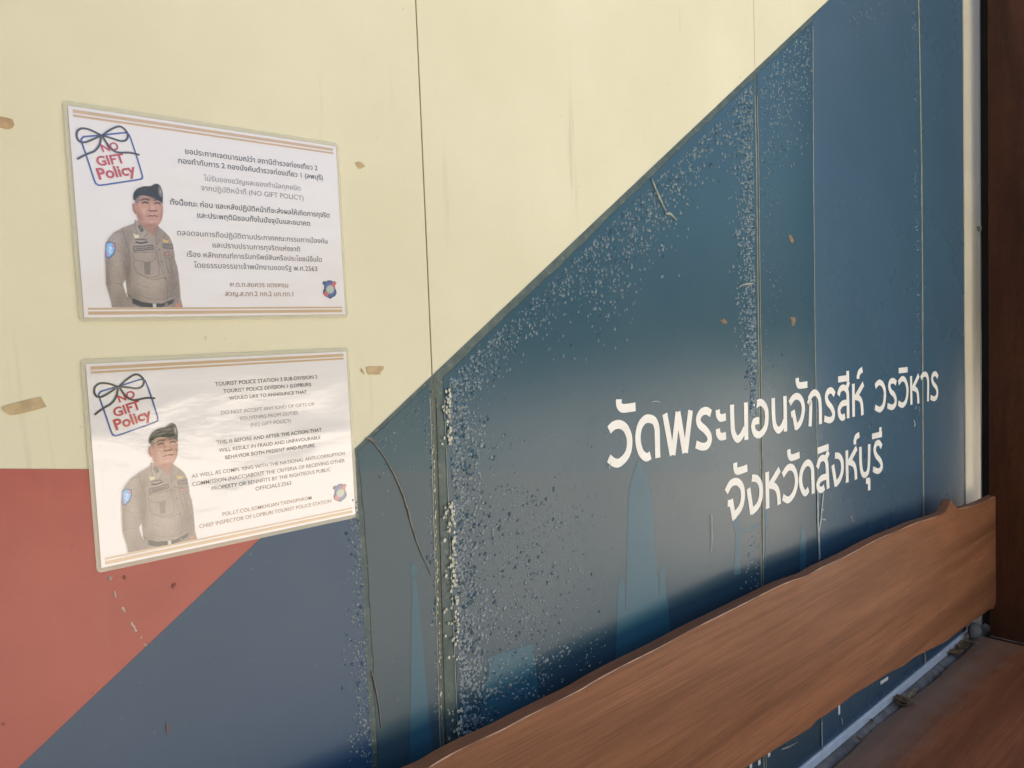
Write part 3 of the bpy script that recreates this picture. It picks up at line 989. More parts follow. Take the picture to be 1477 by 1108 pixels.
# ------------------------------------------------------------------ laminated notices
PGW, PGH = 0.297, 0.210
NPOS = [((0.34305, 1.48+0.14840), 'Thai'), ((0.34340, 1.48-0.10857), 'English')]
NY = -0.0021
M_white = mat_print('white_paper_under_film', (0.80, 0.755, 0.73))
M_gold = mat_print('gold_printed_stripe', (0.58, 0.40, 0.23))
M_ink = mat_print('dark_printed_ink', (0.085, 0.072, 0.075))
M_grey = mat_print('grey_printed_ink', (0.30, 0.26, 0.27))
M_mid = mat_print('soft_black_printed_ink', (0.15, 0.125, 0.125))
M_brown = mat_print('brown_printed_ink', (0.36, 0.22, 0.15))
M_redink = mat_print('red_printed_ink', (0.50, 0.055, 0.075))
M_blueink = mat_print('blue_printed_ink', (0.06, 0.10, 0.33))
M_bow = mat_print('charcoal_printed_ink', (0.06, 0.05, 0.055))
M_photo = mat_print('printed_photograph', attr='Col', film=1.75)
def mat_film():
    t = NT('clear_laminating_film')
    return t.set(color=(0.80, 0.75, 0.57), rough=0.15, alpha=0.42, coat=0.4, coat_rough=0.1)
M_film = mat_film()

C1 = (80, 130, 0.31594)
def page_of(pt, which):
    """photo pixel -> page metres measured from the page centre"""
    x, z = XZ(pt, NY)
    (cx, cz), _ = NPOS[which]
    a = 0.00904 if which == 0 else 0.00817
    dx, dz = x-cx, z-cz
    return (math.cos(a)*dx+math.sin(a)*dz, -math.sin(a)*dx+math.cos(a)*dz)

def rrect(w, h, r, n=6):
    out = []
    for cx, cy, a0 in ((w/2-r, h/2-r, 0), (-w/2+r, h/2-r, 90), (-w/2+r, -h/2+r, 180), (w/2-r, -h/2+r, 270)):
        for k in range(n+1):
            a = math.radians(a0+90*k/n)
            out.append((cx+r*math.cos(a), cy+r*math.sin(a)))
    return out

def text_mesh(body, off=0.0):
    cu = bpy.data.curves.new('txt', 'FONT')
    cu.body = body
    cu.size = 1.0
    cu.offset = off
    cu.resolution_u = 3
    ob = bpy.data.objects.new('txt', cu)
    COL.objects.link(ob)
    dg = bpy.context.evaluated_depsgraph_get()
    ev = ob.evaluated_get(dg)
    me = ev.to_mesh()
    v = np.array([tuple(q.co[:2]) for q in me.vertices]).reshape(-1, 2)
    f = [tuple(p.vertices) for p in me.polygons]
    ev.to_mesh_clear()
    bpy.data.objects.remove(ob)
    bpy.data.curves.remove(cu)
    return v, f

def put_text(mb, body, L, R_, y, bold=0.0, squash=1.0, width=None):
    """text between page points L and R_ (baseline ends)"""
    v, f = text_mesh(body, bold)
    if not len(v):
        return
    x0, x1 = v[:, 0].min(), v[:, 0].max()
    L, R_ = np.array(L), np.array(R_)
    d = R_-L
    w = np.hypot(*d)
    s = w/(x1-x0)
    ux = d/w
    uz = np.array([-ux[1], ux[0]])
    q = L+np.outer((v[:, 0]-x0)*s, ux)+np.outer(v[:, 1]*s*squash, uz)
    mb.add([(a[0], y, a[1]) for a in q], f)

# --- printed portrait, painted as colours on a fine grid
G1 = (140, 250, 0.18041)
def seg_d(px, py, a, b):
    ax, ay = a; bx, by = b
    dx, dy = bx-ax, by-ay
    t = np.clip(((px-ax)*dx+(py-ay)*dy)/(dx*dx+dy*dy+1e-9), 0, 1)
    return np.hypot(px-ax-t*dx, py-ay-t*dy)

def poly_sd(px, py, poly):
    n = len(poly)
    d = np.full(px.shape, 1e9)
    ins = np.zeros(px.shape, bool)
    for i in range(n):
        a, b = poly[i], poly[(i+1) % n]
        d = np.minimum(d, seg_d(px, py, a, b))
        c = ((a[1] > py) != (b[1] > py)) & (px < (b[0]-a[0])*(py-a[1])/(b[1]-a[1]+1e-12)+a[0])
        ins ^= c
    return np.where(ins, -d, d)

def paint_portrait():
    step = 3.6
    gx = np.arange(48, 704, step); gy = np.arange(76, 1076, step)
    X, Y = np.meshgrid(gx, gy)
    white = np.array([222, 212, 205.0])
    img = np.broadcast_to(white, X.shape+(3,)).copy()
    cover = np.zeros(X.shape)
    def blend(al, c):
        nonlocal img
        img = img*(1-al[..., None])+np.array(c, float)*al[..., None]
    def fill(poly, c, soft=3.0, op=1.0, sm=True, sil=False):
        nonlocal cover
        if sm:
            poly = [tuple(p) for p in spline(poly, 4, True)]
        a = np.clip(0.5-poly_sd(X, Y, poly)/(2*soft), 0, 1)*op
        if sil:
            cover = np.maximum(cover, a)
        else:
            a = a*np.clip(cover, 0, 1)
        blend(a, c)
        return a
    def line(pts, c, w=4, soft=3, op=1.0):
        pts = [tuple(p) for p in spline(pts, 5)]
        d = np.full(X.shape, 1e9)
        for a, b in zip(pts[:-1], pts[1:]):
            d = np.minimum(d, seg_d(X, Y, a, b))
        a = np.clip((w/2+soft-d)/(2*soft), 0, 1)*op*np.clip(cover, 0, 1)
        blend(a, c)
    def blob(cx, cy, rx, ry, c, op, rot=0.0):
        ca, sa = math.cos(rot), math.sin(rot)
        u = ((X-cx)*ca+(Y-cy)*sa)/rx; v = (-(X-cx)*sa+(Y-cy)*ca)/ry
        blend(np.exp(-(u*u+v*v))*op*np.clip(cover, 0, 1), c)
    SH, SD, SL = (151, 134, 121), (104, 90, 82), (176, 158, 142)
    body = [(305, 372), (296, 400), (210, 432), (135, 472), (92, 518), (68, 560), (62, 650), (66, 760), (70, 880), (90, 955), (108, 1015), (120, 1085),
            (690, 1085), (684, 1065), (668, 1000), (662, 920), (650, 800), (640, 745), (622, 690), (618, 640), (602, 560), (580, 512), (545, 472), (490, 425), (430, 420)]
    fill(body, SH, sil=True, sm=False)
    fill([(340, 380), (350, 420), (400, 445), (452, 505), (472, 470), (486, 415), (440, 390)], (158, 112, 94), sil=True)
    # volumes of the shirt
    blob(240, 760, 34, 190, SD, 0.75, -0.05)
    blob(85, 800, 26, 260, SD, 0.35)
    blob(150, 700, 45, 200, SL, 0.45)
    blob(420, 880, 120, 110, SL, 0.75)
    blob(370, 600, 120, 120, SL, 0.25)
    blob(600, 850, 40, 200, SD, 0.45)
    blob(640, 960, 20, 130, SD, 0.35)
    blob(560, 960, 60, 70, SD, 0.25)
    blob(300, 980, 60, 60, SD, 0.4)
    blob(230, 520, 60, 60, SD, 0.2)
    blob(160, 520, 60, 40, SL, 0.35)
    blob(180, 1030, 50, 70, SD, 0.35)
    blob(560, 540, 30, 60, SD, 0.2)
    for pts in ([(300, 760), (360, 820), (440, 850), (520, 840)], [(250, 800), (320, 880), (420, 920)], [(90, 720), (150, 760), (200, 850)], [(75, 900), (130, 880), (200, 900)],
                [(130, 600), (190, 640), (230, 720)], [(620, 700), (600, 760), (625, 830)], [(640, 880), (615, 930), (650, 960)], [(250, 870), (300, 950), (400, 1000), (520, 1010), (590, 985)]):
        line(pts, SD, 5, 8, 0.42)
        line([(a+8, b_+10) for a, b_ in pts], SL, 5, 8, 0.4)
    line([(100, 478), (180, 470), (285, 470)], SD, 3, 5, 0.5)
    line([(200, 440), (235, 560), (262, 690), (245, 830)], SD, 5, 6, 0.6)
    a = fill([(206, 885), (226, 852), (236, 930), (244, 990), (224, 950)], white, sm=False)
    # placket
    line([(470, 560), (478, 640), (515, 770), (552, 860), (562, 1020)], SD, 4, 5, 0.55)
    line([(500, 640), (540, 790), (575, 900)], SD, 2, 4, 0.35)
    for p in ((497, 612), (515, 705), (545, 840)):
        blob(p[0], p[1], 7, 7, (90, 78, 72), 0.8)
    # collar
    fill([(303, 378), (322, 366), (412, 465), (352, 532), (316, 468)], (160, 144, 130), sm=False)
    line([(303, 378), (316, 468), (352, 532), (412, 465)], (84, 73, 67), 3, 4, 0.7)
    line([(322, 368), (370, 430), (412, 465)], (96, 80, 70), 4, 5, 0.6)
    fill([(486, 428), (548, 492), (480, 568), (468, 500)], (142, 126, 114), sm=False)
    line([(486, 430), (470, 500), (480, 566), (546, 494)], (86, 75, 68), 3, 4, 0.65)
    fill([(322, 425), (345, 412), (374, 458), (350, 474)], (62, 56, 56), sm=False)
    line([(332, 428), (346, 440), (342, 455), (358, 462)], (196, 190, 186), 4, 3, 0.8)
    line([(345, 420), (352, 438), (366, 455)], (180, 172, 168), 3, 3, 0.6)
    # badges on the chest
    fill([(288, 480), (312, 494), (332, 490), (338, 518), (300, 518)], (212, 196, 160), sm=False)
    line([(308, 532), (350, 528), (392, 534)], (70, 62, 58), 7, 3, 0.9)
    line([(314, 552), (350, 560), (398, 550)], (54, 48, 46), 12, 3, 0.9)
    line([(320, 566), (355, 572), (392, 564)], (188, 178, 164), 4, 3, 0.7)
    fill([(512, 522), (540, 536), (556, 540), (580, 532), (560, 556), (538, 550)], (214, 172, 88), sm=False)
    fill([(288, 584), (450, 572), (454, 610), (294, 628)], (92, 80, 76), sm=False)
    fill([(297, 592), (443, 581), (446, 603), (300, 619)], (148, 134, 124), sm=False)
    line([(312, 606), (365, 600)], (84, 74, 70), 9, 3, 0.8); line([(378, 600), (434, 593)], (84, 74, 70), 9, 3, 0.8)
    fill([(520, 566), (604, 568), (610, 606), (526, 600)], (96, 84, 78), sm=False)
    fill([(528, 574), (598, 576), (601, 597), (532, 592)], (140, 126, 116), sm=False)
    line([(540, 583), (590, 587)], (88, 78, 74), 6, 3, 0.7)
    fill([(544, 630), (574, 630), (578, 662), (552, 662)], (150, 84, 80), sm=False)
    fill([(551, 637), (569, 637), (571, 655), (556, 655)], (178, 150, 140), sm=False)
    # pockets
    for pts in ([(284, 640), (298, 690), (400, 710), (466, 682), (464, 630)], [(284, 640), (464, 630)], [(292, 700), (308, 785), (400, 830), (470, 826), (496, 800), (484, 690)],
                [(534, 626), (540, 664), (582, 682), (616, 660)], [(545, 680), (562, 770), (585, 800), (612, 790)], [(575, 690), (600, 790)]):
        line(pts, (88, 76, 70), 3, 4, 0.62)
    line([(290, 648), (380, 648), (460, 638)], SL, 6, 6, 0.5)
    fill([(372, 712), (428, 712), (424, 812), (380, 808)], (118, 103, 93), sm=False, op=0.8)
    # sleeve badge
    fill([(70, 556), (104, 546), (146, 560), (148, 602), (134, 652), (94, 682), (62, 662)], (70, 84, 124), sm=False)
    fill([(76, 563), (105, 554), (139, 566), (140, 602), (127, 644), (94, 672), (70, 656)], (134, 176, 218), sm=False)
    blob(132, 580, 10, 14, (206, 96, 100), 0.9); blob(76, 646, 9, 12, (206, 96, 100), 0.8)
    line([(95, 600), (110, 590), (112, 610), (98, 622), (112, 636)], (232, 238, 244), 7, 3, 0.85)
    # belt and hand
    fill([(284, 1000), (360, 1030), (450, 1042), (520, 1042), (614, 1006), (604, 1042), (520, 1068), (440, 1074), (350, 1068), (284, 1042)], (58, 52, 52), sm=False)
    fill([(444, 1042), (472, 1042), (474, 1074), (446, 1074)], (196, 188, 178), sm=False)
    fill([(540, 1042), (566, 1034), (566, 1062), (542, 1068)], (120, 110, 102), sm=False)
    line([(240, 960), (275, 1000), (290, 1040)], (70, 62, 58), 6, 5, 0.7)
    line([(618, 1000), (612, 1060)], SD, 4, 5, 0.6)
    fill([(628, 1040), (664, 1038), (676, 1062), (684, 1080), (628, 1080)], (178, 126, 106), sm=False)
    # head
    sk = (186, 138, 117)
    fill([(282, 250), (292, 240), (306, 262), (314, 318), (304, 326), (286, 296)], (160, 108, 88), sil=True)
    fill([(306, 200), (300, 255), (312, 320), (322, 362), (346, 402), (392, 430), (440, 438), (482, 420), (512, 382), (526, 320), (526, 262), (520, 222), (470, 200), (400, 180), (350, 185)], sk, sil=True)
    fill([(300, 208), (330, 196), (340, 226), (326, 240), (306, 244)], (116, 100, 94), soft=8, op=0.85)
    blob(335, 340, 26, 70, (140, 92, 74), 0.65, -0.3)
    blob(420, 418, 70, 18, (138, 88, 70), 0.65)
    blob(378, 300, 34, 26, (206, 160, 138), 0.6)
    blob(495, 305, 20, 26, (200, 150, 128), 0.45)
    blob(515, 340, 14, 60, (140, 92, 76), 0.5)
    blob(440, 285, 16, 28, (208, 162, 140), 0.7)
    blob(430, 205, 80, 14, (120, 82, 68), 0.6)
    blob(442, 385, 30, 14, (204, 156, 134), 0.5)
    line([(352, 216), (380, 206), (412, 214)], (58, 42, 38), 10, 4, 0.95)
    line([(456, 216), (482, 212), (508, 224)], (58, 42, 38), 10, 4, 0.95)
    blob(385, 232, 28, 9, (124, 82, 68), 0.6); blob(482, 236, 26, 9, (124, 82, 68), 0.6)
    line([(362, 238), (386, 232), (408, 240)], (34, 24, 22), 9, 4, 1.0)
    line([(462, 242), (484, 236), (504, 246)], (34, 24, 22), 9, 4, 1.0)
    line([(424, 240), (420, 280), (414, 298)], (142, 96, 80), 4, 5, 0.5)
    line([(416, 298), (434, 304), (446, 300), (460, 304), (474, 298)], (84, 48, 42), 9, 4, 0.9)
    line([(402, 290), (396, 318), (394, 340)], (146, 98, 80), 4, 5, 0.5)
    line([(484, 300), (494, 325), (492, 345)], (146, 98, 80), 4, 5, 0.45)
    line([(404, 344), (428, 340), (445, 343), (462, 340), (482, 346)], (96, 46, 44), 8, 3, 0.95)
    line([(418, 356), (444, 360), (470, 355)], (176, 112, 104), 8, 4, 0.6)
    line([(415, 372), (444, 376), (474, 370)], (140, 94, 78), 4, 5, 0.45)
    # beret
    fill([(289, 208), (290, 165), (318, 126), (370, 106), (425, 103), (450, 91), (480, 85), (506, 104), (522, 150), (525, 200), (521, 240), (500, 222), (460, 202), (400, 183), (350, 180), (320, 195), (300, 216)],
         (36, 31, 28), sil=True)
    blob(370, 130, 60, 16, (62, 55, 50), 0.5, -0.15)
    blob(330, 180, 30, 14, (34, 30, 28), 0.6)
    line([(430, 105), (450, 140), (490, 190)], (34, 30, 28), 6, 6, 0.6)
    fill([(490, 104), (506, 110), (518, 145), (518, 185), (504, 188), (490, 150)], (104, 96, 90))
    blob(506, 148, 7, 20, (176, 166, 156), 0.85)
    # faint mottling so that cloth and skin are not flat
    nz = rng.normal(size=X.shape)
    for _ in range(2):
        nz = (nz+np.roll(nz, 1, 0)+np.roll(nz, 1, 1)+np.roll(nz, -1, 0))/4
    img += (nz*9*np.clip(cover, 0, 1))[..., None]
    img = np.clip(img, 0, 255)
    # grid points to page
    H, W = X.shape
    pts = [page_of((G1[0]+G1[2]*a, G1[1]+G1[2]*b_), 0) for a, b_ in zip(X.ravel(), Y.ravel())]
    l = lambda v: np.where(v <= 0.04045, v/12.92, ((v+0.055)/1.055)**2.4)
    base = l(white/255.0)
    col = (l(img/255.0)/base)*np.array([0.80, 0.755, 0.73])
    cv = cover.ravel()
    faces, used = [], {}
    vs, cs = [], []
    lim = -PGH/2+0.0098
    def idx(k):
        if k not in used:
            used[k] = len(vs)
            x, z = pts[k]
            vs.append((x, -0.00035, max(z, lim)))
            cs.append(col.reshape(-1, 3)[k])
        return used[k]
    for j in range(H-1):
        for i in range(W-1):
            q = (j*W+i, (j+1)*W+i, (j+1)*W+i+1, j*W+i+1)
            if max(cv[k] for k in q) < 0.02 or all(pts[k][1] < lim for k in q):
                continue
            faces.append(tuple(idx(k) for k in q))
    return vs, faces, cs

def mk(name, mb_or, mat):
    v, f = (mb_or.v, mb_or.f) if isinstance(mb_or, MB) else mb_or
    me = bpy.data.meshes.new(name)
    me.from_pydata([tuple(map(float, q)) for q in v], [], f)
    me.materials.append(mat)
    me.update()
    return me

common = []
b = MB(); b.sheet(rrect(PGW+0.0090, PGH+0.0095, 0.005), 0.0004, 0.0002)
common.append(('laminate_film', mk('laminate_film', b, M_film)))
b = MB(); b.sheet([(-PGW/2, -PGH/2), (PGW/2, -PGH/2), (PGW/2, PGH/2), (-PGW/2, PGH/2)], 0.0, 0.0002)
common.append(('paper_page', mk('paper_page', b, M_white)))
for z0, z1 in ((PGH/2-0.0062, PGH/2-0.0029), (PGH/2-0.0101, PGH/2-0.0079), (-PGH/2+0.0026, -PGH/2+0.0060), (-PGH/2+0.0078, -PGH/2+0.0096)):
    b = MB(); b.sheet([(-PGW/2+0.004, z0), (PGW/2-0.004, z0), (PGW/2-0.004, z1), (-PGW/2+0.004, z1)], -0.0003)
    common.append(('gold_stripe', mk('gold_stripe', b, M_gold)))
pv, pf, pc = paint_portrait()
me = mk('printed_portrait', (pv, pf), M_photo)
ca = me.color_attributes.new('Col', 'FLOAT_COLOR', 'POINT')
ca.data.foreach_set('color', np.concatenate([np.array(pc), np.ones((len(pc), 1))], 1).astype(np.float32).ravel())
common.append(('printed_portrait', me))
GL = (90, 150, 0.13541)
pg = lambda pts: [page_of(p, 0) for p in crop(*GL, pts)]
b = MB()
b.ribbon(spline(pg([(252, 348), (450, 330), (655, 308), (697, 320), (722, 358), (790, 560), (848, 755), (848, 786), (822, 804), (620, 836), (408, 866), (368, 854), (343, 822), (270, 600), (204, 402), (204, 374), (224, 354)]), 4, True), 0.0017, -0.0003, True)
common.append(('gift_box_outline', mk('gift_box_outline', b, M_blueink)))
b = MB()
for body, L, R_, bo in (('NO', (428, 512), (608, 486), 0.028), ('GIFT', (378, 662), (672, 626), 0.028), ('Policy', (392, 806), (792, 748), 0.028)):
    put_text(b, body, page_of(crop(*GL, [L])[0], 0), page_of(crop(*GL, [R_])[0], 0), -0.0005, bo)
common.append(('gift_lettering', mk('gift_lettering', b, M_redink)))
b = MB()
for k, pts in enumerate(([(410, 335), (300, 280), (210, 262), (160, 290), (152, 350), (182, 400), (235, 410), (310, 385), (412, 337)],
                         [(425, 338), (500, 282), (590, 243), (645, 258), (690, 310), (693, 360), (665, 393), (610, 395), (520, 366), (425, 338)],
                         [(410, 335), (398, 425), (345, 500), (250, 540), (155, 590)], [(422, 340), (478, 430), (530, 490), (600, 520), (720, 522), (820, 545)])):
    b.ribbon(spline(pg(pts), 6), 0.0020, -0.0007-0.00005*k)
common.append(('gift_bow', mk('gift_bow', b, M_bow)))
SB = (450, 390, 0.04511)
sg = lambda pts: [page_of(p, 0) for p in crop(*SB, pts)]
shield = [(318, 420), (355, 355), (390, 340), (440, 360), (500, 325), (560, 318), (620, 330), (665, 360), (705, 345), (745, 365), (780, 420), (735, 480), (740, 580), (770, 650), (785, 730), (740, 820), (640, 875), (580, 920), (520, 880), (420, 830), (355, 760), (350, 660), (380, 590), (385, 480)]
emblem = [('emblem', shield, (0.075, 0.075, 0.15)), ('emblem_field', [(410, 450), (480, 380), (560, 350), (650, 375), (650, 500), (700, 620), (735, 720), (690, 800), (580, 870), (470, 830), (400, 700), (425, 560)], (0.07, 0.12, 0.32)),
          ('emblem_ray', [(590, 470), (700, 355), (770, 425), (735, 480), (725, 575), (660, 540)], (0.62, 0.13, 0.11)),
          ('emblem_ray', [(470, 660), (540, 750), (470, 850), (375, 770), (365, 730)], (0.62, 0.13, 0.11)),
          ('emblem_ring', [(570+132*math.cos(t), 615+140*math.sin(t)) for t in np.linspace(0, 6.283, 25)[:-1]], (0.38, 0.38, 0.44)),
          ('emblem_disc', [(570+100*math.cos(t), 612+106*math.sin(t)) for t in np.linspace(0, 6.283, 25)[:-1]], (0.45, 0.50, 0.36))]
for k, (nm, pts, c) in enumerate(emblem):
    b = MB(); b.sheet(sg(pts), -0.0003-0.00008*k)
    common.append((nm, mk(nm, b, mat_print(nm+'_ink', c))))

T4 = (230, 200, .17603); T5 = (230, 320, .1828); T6 = (270, 510, .16926); T7 = (250, 630, .1828)
TH = [
 ('ขอประกาศเจตนารมณ์ว่า สถานีตำรวจท่องเที่ยว 2', T4, (210, 128), (1295, 258), 'd', .008),
 ('กองกำกับการ 2 กองบังคับตำรวจท่องเที่ยว 1 (ลพบุรี)', T4, (155, 212), (1338, 330), 'd', .008),
 ('ไม่รับของขวัญและของกำนัลทุกชนิด', T4, (365, 350), (1155, 422), 'g', .002),
 ('จากปฏิบัติหน้าที่ (NO GIFT POLICY)', T4, (342, 432), (1180, 498), 'g', .002),
 ('ทั้งนี้ขณะ ก่อน และหลังปฏิบัติหน้าที่จะส่งผลให้เกิดการทุจริต', T4, (90, 545), (1393, 645), 'd', .008),
 ('และประพฤติมิชอบทั้งในปัจจุบันและอนาคต', C1, (648, 588), (1162, 615), 'd', .008),
 ('ตลอดจนการถือปฏิบัติตามประกาศคณะกรรมการป้องกัน', T5, (140, 110), (1325, 168), 'm', .002),
 ('และปราบปรามการทุจริตแห่งชาติ', T5, (420, 207), (1108, 232), 'm', .002),
 ('เรื่อง หลักเกณฑ์การรับทรัพย์สินหรือประโยชน์อื่นใด', T5, (218, 282), (1280, 312), 'm', .002),
 ('โดยธรรมจรรยาเจ้าพนักงานของรัฐ พ.ศ.2563', T5, (275, 365), (1245, 388), 'm', .002),
 ('พ.ต.ท.สมควร แตงพรม', T5, (555, 515), (1015, 515), 'b', .006),
 ('สวญ.ส.ทท.2 กก.2 บก.ทท.1', T5, (520, 585), (1055, 588), 'b', .006),
]
EN = [
 ('TOURIST POLICE STATION 2 SUB-DIVISION 2', T6, (237, 278), (1108, 212), 'd', .007),
 ('TOURIST POLICE DIVISION 1 (LOPBURI)', T6, (308, 335), (1055, 278), 'd', .007),
 ('WOULD LIKE TO ANNOUNCE THAT', T6, (358, 395), (1018, 340), 'd', .007),
 ('DO NOT ACCEPT ANY KIND OF GIFTS OR', T6, (292, 525), (1085, 440), 'g', 0),
 ('SOUVENIRS FROM DUTIES', T6, (450, 575), (945, 515), 'g', 0),
 ('(NO GIFT POLICY)', T6, (540, 625), (885, 585), 'g', 0),
 ('THIS IS BEFORE AND AFTER THE ACTION THAT', T6, (250, 770), (1145, 668), 'd', .009),
 ('WILL RESULT IN FRAUD AND UNFAVOURABLE', T7, (360, 122), (1160, 18), 'd', .009),
 ('BEHAVIOR BOTH PRESENT AND FUTURE.', T7, (410, 178), (1120, 80), 'd', .008),
 ('AS WELL AS COMPL YING WITH THE NATIONAL ANTI-CORRUPTION', T7, (145, 325), (1352, 145), 'm', .004),
 ('COMMISSION (NACC)ABOUT THE CRITERIA OF RECEIVING OTHER', T7, (150, 390), (1352, 200), 'm', .004),
 ('PROPERTY OR BENNFITS BY THE RIGHTEOUS PUBLIC', T7, (303, 425), (1240, 270), 'm', .004),
 ('OFFICIALS.2563', T7, (648, 425), (930, 380), 'm', .004),
 ('POL.LT.COL.SOMKHUAN TAENGPHROM', T7, (388, 625), (1090, 495), 'b', .004),
 ('CHIEF INSPECTOR OF LOPBURI TOURIST POLICE STATION', T7, (205, 722), (1245, 520), 'b', .004),
]
INK = dict(d=M_ink, g=M_grey, m=M_mid, b=M_brown)
LBL = ['upper laminated notice with Thai text and officer portrait taped flat on cream board',
       'lower laminated notice with English text, its film glaring, half over the red field']
for w in (0, 1):
    (cx, cz), _ = NPOS[w]
    t = thing('laminated_notice', LBL[w], 'notice', (cx, NY+0.001, cz), 'laminated notices on the wall')
    t.rotation_euler = (0, -(0.00904 if w == 0 else 0.00817), 0)
    t.location.y = NY
    for nm, me in common:
        o = bpy.data.objects.new(nm, me)
        COL.objects.link(o)
        o.parent = t
    for body, cr, L, R_, ink, bo in (TH, EN)[w]:
        l_, r_ = page_of(crop(*cr, [L])[0], w), page_of(crop(*cr, [R_])[0], w)
        zm = (l_[1]+r_[1])/2
        b = MB()
        put_text(b, body, (l_[0], zm), (r_[0], zm), -0.0004, bo)
        o = bpy.data.objects.new('printed_line', mk('printed_line', b, INK[ink]))
        COL.objects.link(o)
        o.parent = t

# ------------------------------------------------------------------ tape scraps, leaves, pebble
def scrap(pts, m, label, name='tape_scrap', cat='tape', y=-0.0006, group=None):
    q = XZs(pts)
    cx = sum(p[0] for p in q)/len(q); cz = sum(p[1] for p in q)/len(q)
    b = MB(); b.sheet([(p[0]-cx, p[1]-cz) for p in q], -0.0002, 0.00025)
    o = b.build(name, MAT[m])
    o.location = (cx, y, cz)
    tag(o, label, cat, group)
    return o
TG = 'tape scraps left on the wall'
scrap(crop(0, 140, .06316, [(-160, 415), (0, 450), (130, 470), (275, 512), (300, 545), (325, 640), (300, 690), (230, 735), (150, 742), (0, 705), (-160, 690)]), 'tape2', 'orange brown tape scrap at the far left, level with the top of the upper notice', group=TG)
scrap(crop(0, 560, .06316, [(28, 435), (150, 385), (400, 320), (700, 245), (940, 195), (955, 240), (1065, 425), (880, 480), (620, 550), (380, 605), (230, 618), (130, 560), (40, 490)]), 'tape', 'long tan tape scrap left of the lower notice, above the red field', group=TG)
scrap(crop(500, 220, .06316, [(195, 225), (260, 215), (340, 232), (395, 285), (415, 330), (370, 350), (300, 380), (240, 335), (205, 280)]), 'tape', 'tiny torn triangular tape scrap right of the upper notice', group=TG)
scrap(crop(500, 500, .06316, [(430, 470), (540, 452), (850, 445), (840, 510), (760, 600), (770, 636), (640, 640), (490, 636), (450, 560)]), 'tape', 'short tan tape scrap with slanted right end, above the lower notice right corner', group=TG)
scrap(crop(500, 500, .06316, [(330, 485), (350, 500), (405, 610), (400, 632), (350, 600), (295, 545)]), 'tape', 'narrow tan sliver of tape beside the short slanted scrap', group=TG)
scrap([(1138, 457.5), (1146, 458), (1146.5, 462), (1144.5, 470), (1140.5, 470.5), (1140.5, 462)], 'fleck', 'small brown label scrap on blue vinyl above the first line of lettering', y=-0.0020, group=TG)
scrap(crop(1060, 60, .379, [(200, 738), (210, 735), (222, 758), (216, 768), (206, 760)]), 'fleck', 'brown fleck on the blue vinyl, higher of the two beside the middle seam', y=-0.0020, group=TG)
scrap([(1037, 462), (1043, 460), (1048, 464), (1046, 468), (1040, 466)], 'fleck', 'brown fleck on blistered blue vinyl left of the middle seam', y=-0.0020, group=TG)
scrap([(1406.5, 327), (1414, 327), (1413.5, 331), (1411, 335), (1408, 333)], 'fleck', 'rust brown fleck stuck on the beige metal trim', y=-0.0045, group=TG)

def leaf(name, px, py, z, size, rot, m, label, curl=0.5, long=2.4, group=None):
    p = at_z(px, py, z)
    n = 9
    v, f = [], []
    for i in range(n):
        t = i/(n-1)
        w = math.sin(math.pi*min(1, t*0.95+0.04))**0.8
        for k, sgn in enumerate((-1, -0.5, 0, 0.5, 1)):
            lx = (t-0.5)*size*long
            ly = sgn*w*size*0.5
            lz = curl*size*(abs(sgn)**1.5*w*0.5+(2*t-1)**2*0.45)+rng.normal()*size*0.02
            v.append((math.cos(rot)*lx-math.sin(rot)*ly, math.sin(rot)*lx+math.cos(rot)*ly, lz+0.002))
    for i in range(n-1):
        for k in range(4):
            f.append((i*5+k, (i+1)*5+k, (i+1)*5+k+1, i*5+k+1))
    o = mesh_obj(name, v, f, MAT[m], None, True)
    o.location = (p[0], p[1], z)
    tag(o, label, 'leaf', group)
    md = o.modifiers.new('thickness', 'SOLIDIFY'); md.thickness = 0.0008
    return o
LG = 'dry leaves fallen behind the seat'
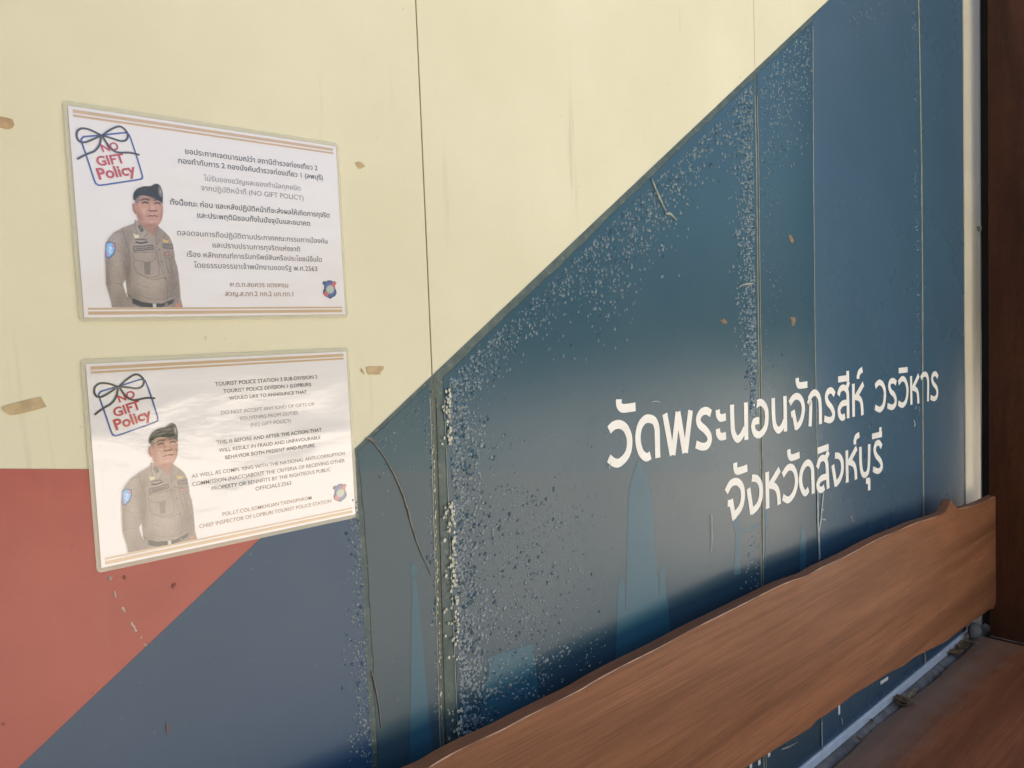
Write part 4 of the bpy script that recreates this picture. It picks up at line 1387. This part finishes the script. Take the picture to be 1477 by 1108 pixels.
leaf('dry_leaf', 1299, 1014, SZ+0.002, 0.028, 0.9, 'leaf', 'dark curled dry leaf lying against the white strip', 0.9, 2.0, LG)
leaf('dry_leaf', 1303, 1019, SZ+0.001, 0.022, 2.2, 'leaf', 'small crumpled brown leaf in front of the dark curled leaf', 0.9, 1.6, LG)
leaf('dry_leaf', 1316, 1003, SZ+0.010, 0.015, 0.1, 'straw', 'straw coloured narrow dry leaf sticking out over the seat edge', 0.6, 5.0, LG)
leaf('dry_leaf', 1311, 1010, SZ+0.008, 0.011, 1.1, 'straw', 'thin straw coloured leaf stem under the narrow straw leaf', 0.4, 5.5, LG)
leaf('dry_leaf', 1388, 935, SZ+0.002, 0.038, 0.2, 'leaf', 'brown dry leaf below the round grey pebble at the trim foot', 0.6, 2.0, LG)
leaf('dry_leaf', 1377, 945, SZ+0.002, 0.034, 2.4, 'leaf', 'dark leaf in the corner, nearest the wall below the backrest end', 0.7, 1.8, LG)
leaf('dry_leaf', 1398, 927, SZ+0.003, 0.030, 1.2, 'straw', 'tan dry leaf lying against the foot of the beige trim', 0.5, 2.0, LG)
for (px, py, rt, s) in ((1257, 1042, 0.4, 0.010), (1239, 1067, 1.0, 0.010)):
    leaf('leaf_fragment', px, py, SZ+0.010, s, rt, 'leaf', 'dark crumb of dry leaf on the cement ledge in front of the white strip', 0.5, 2.6, 'leaf crumbs on the ledge')
p = at(1404, 908, -0.03)
bm = bmesh.new()
bmesh.ops.create_icosphere(bm, subdivisions=3, radius=0.030)
for q in bm.verts:
    q.co *= 1+0.10*math.sin(q.co.x*90+1)*math.cos(q.co.z*80)+0.05*math.sin(q.co.y*150)
    q.co.y *= 0.62
    q.co.z *= 0.95
me = bpy.data.meshes.new('pebble'); bm.to_mesh(me); bm.free()
me.materials.append(MAT['stone']); me.polygons.foreach_set('use_smooth', [True]*len(me.polygons))
o = bpy.data.objects.new('pebble', me); COL.objects.link(o)
o.location = (p[0]-0.01, -0.035, p[2])
tag(o, 'round grey pebble wedged at the foot of the beige metal trim', 'stone')
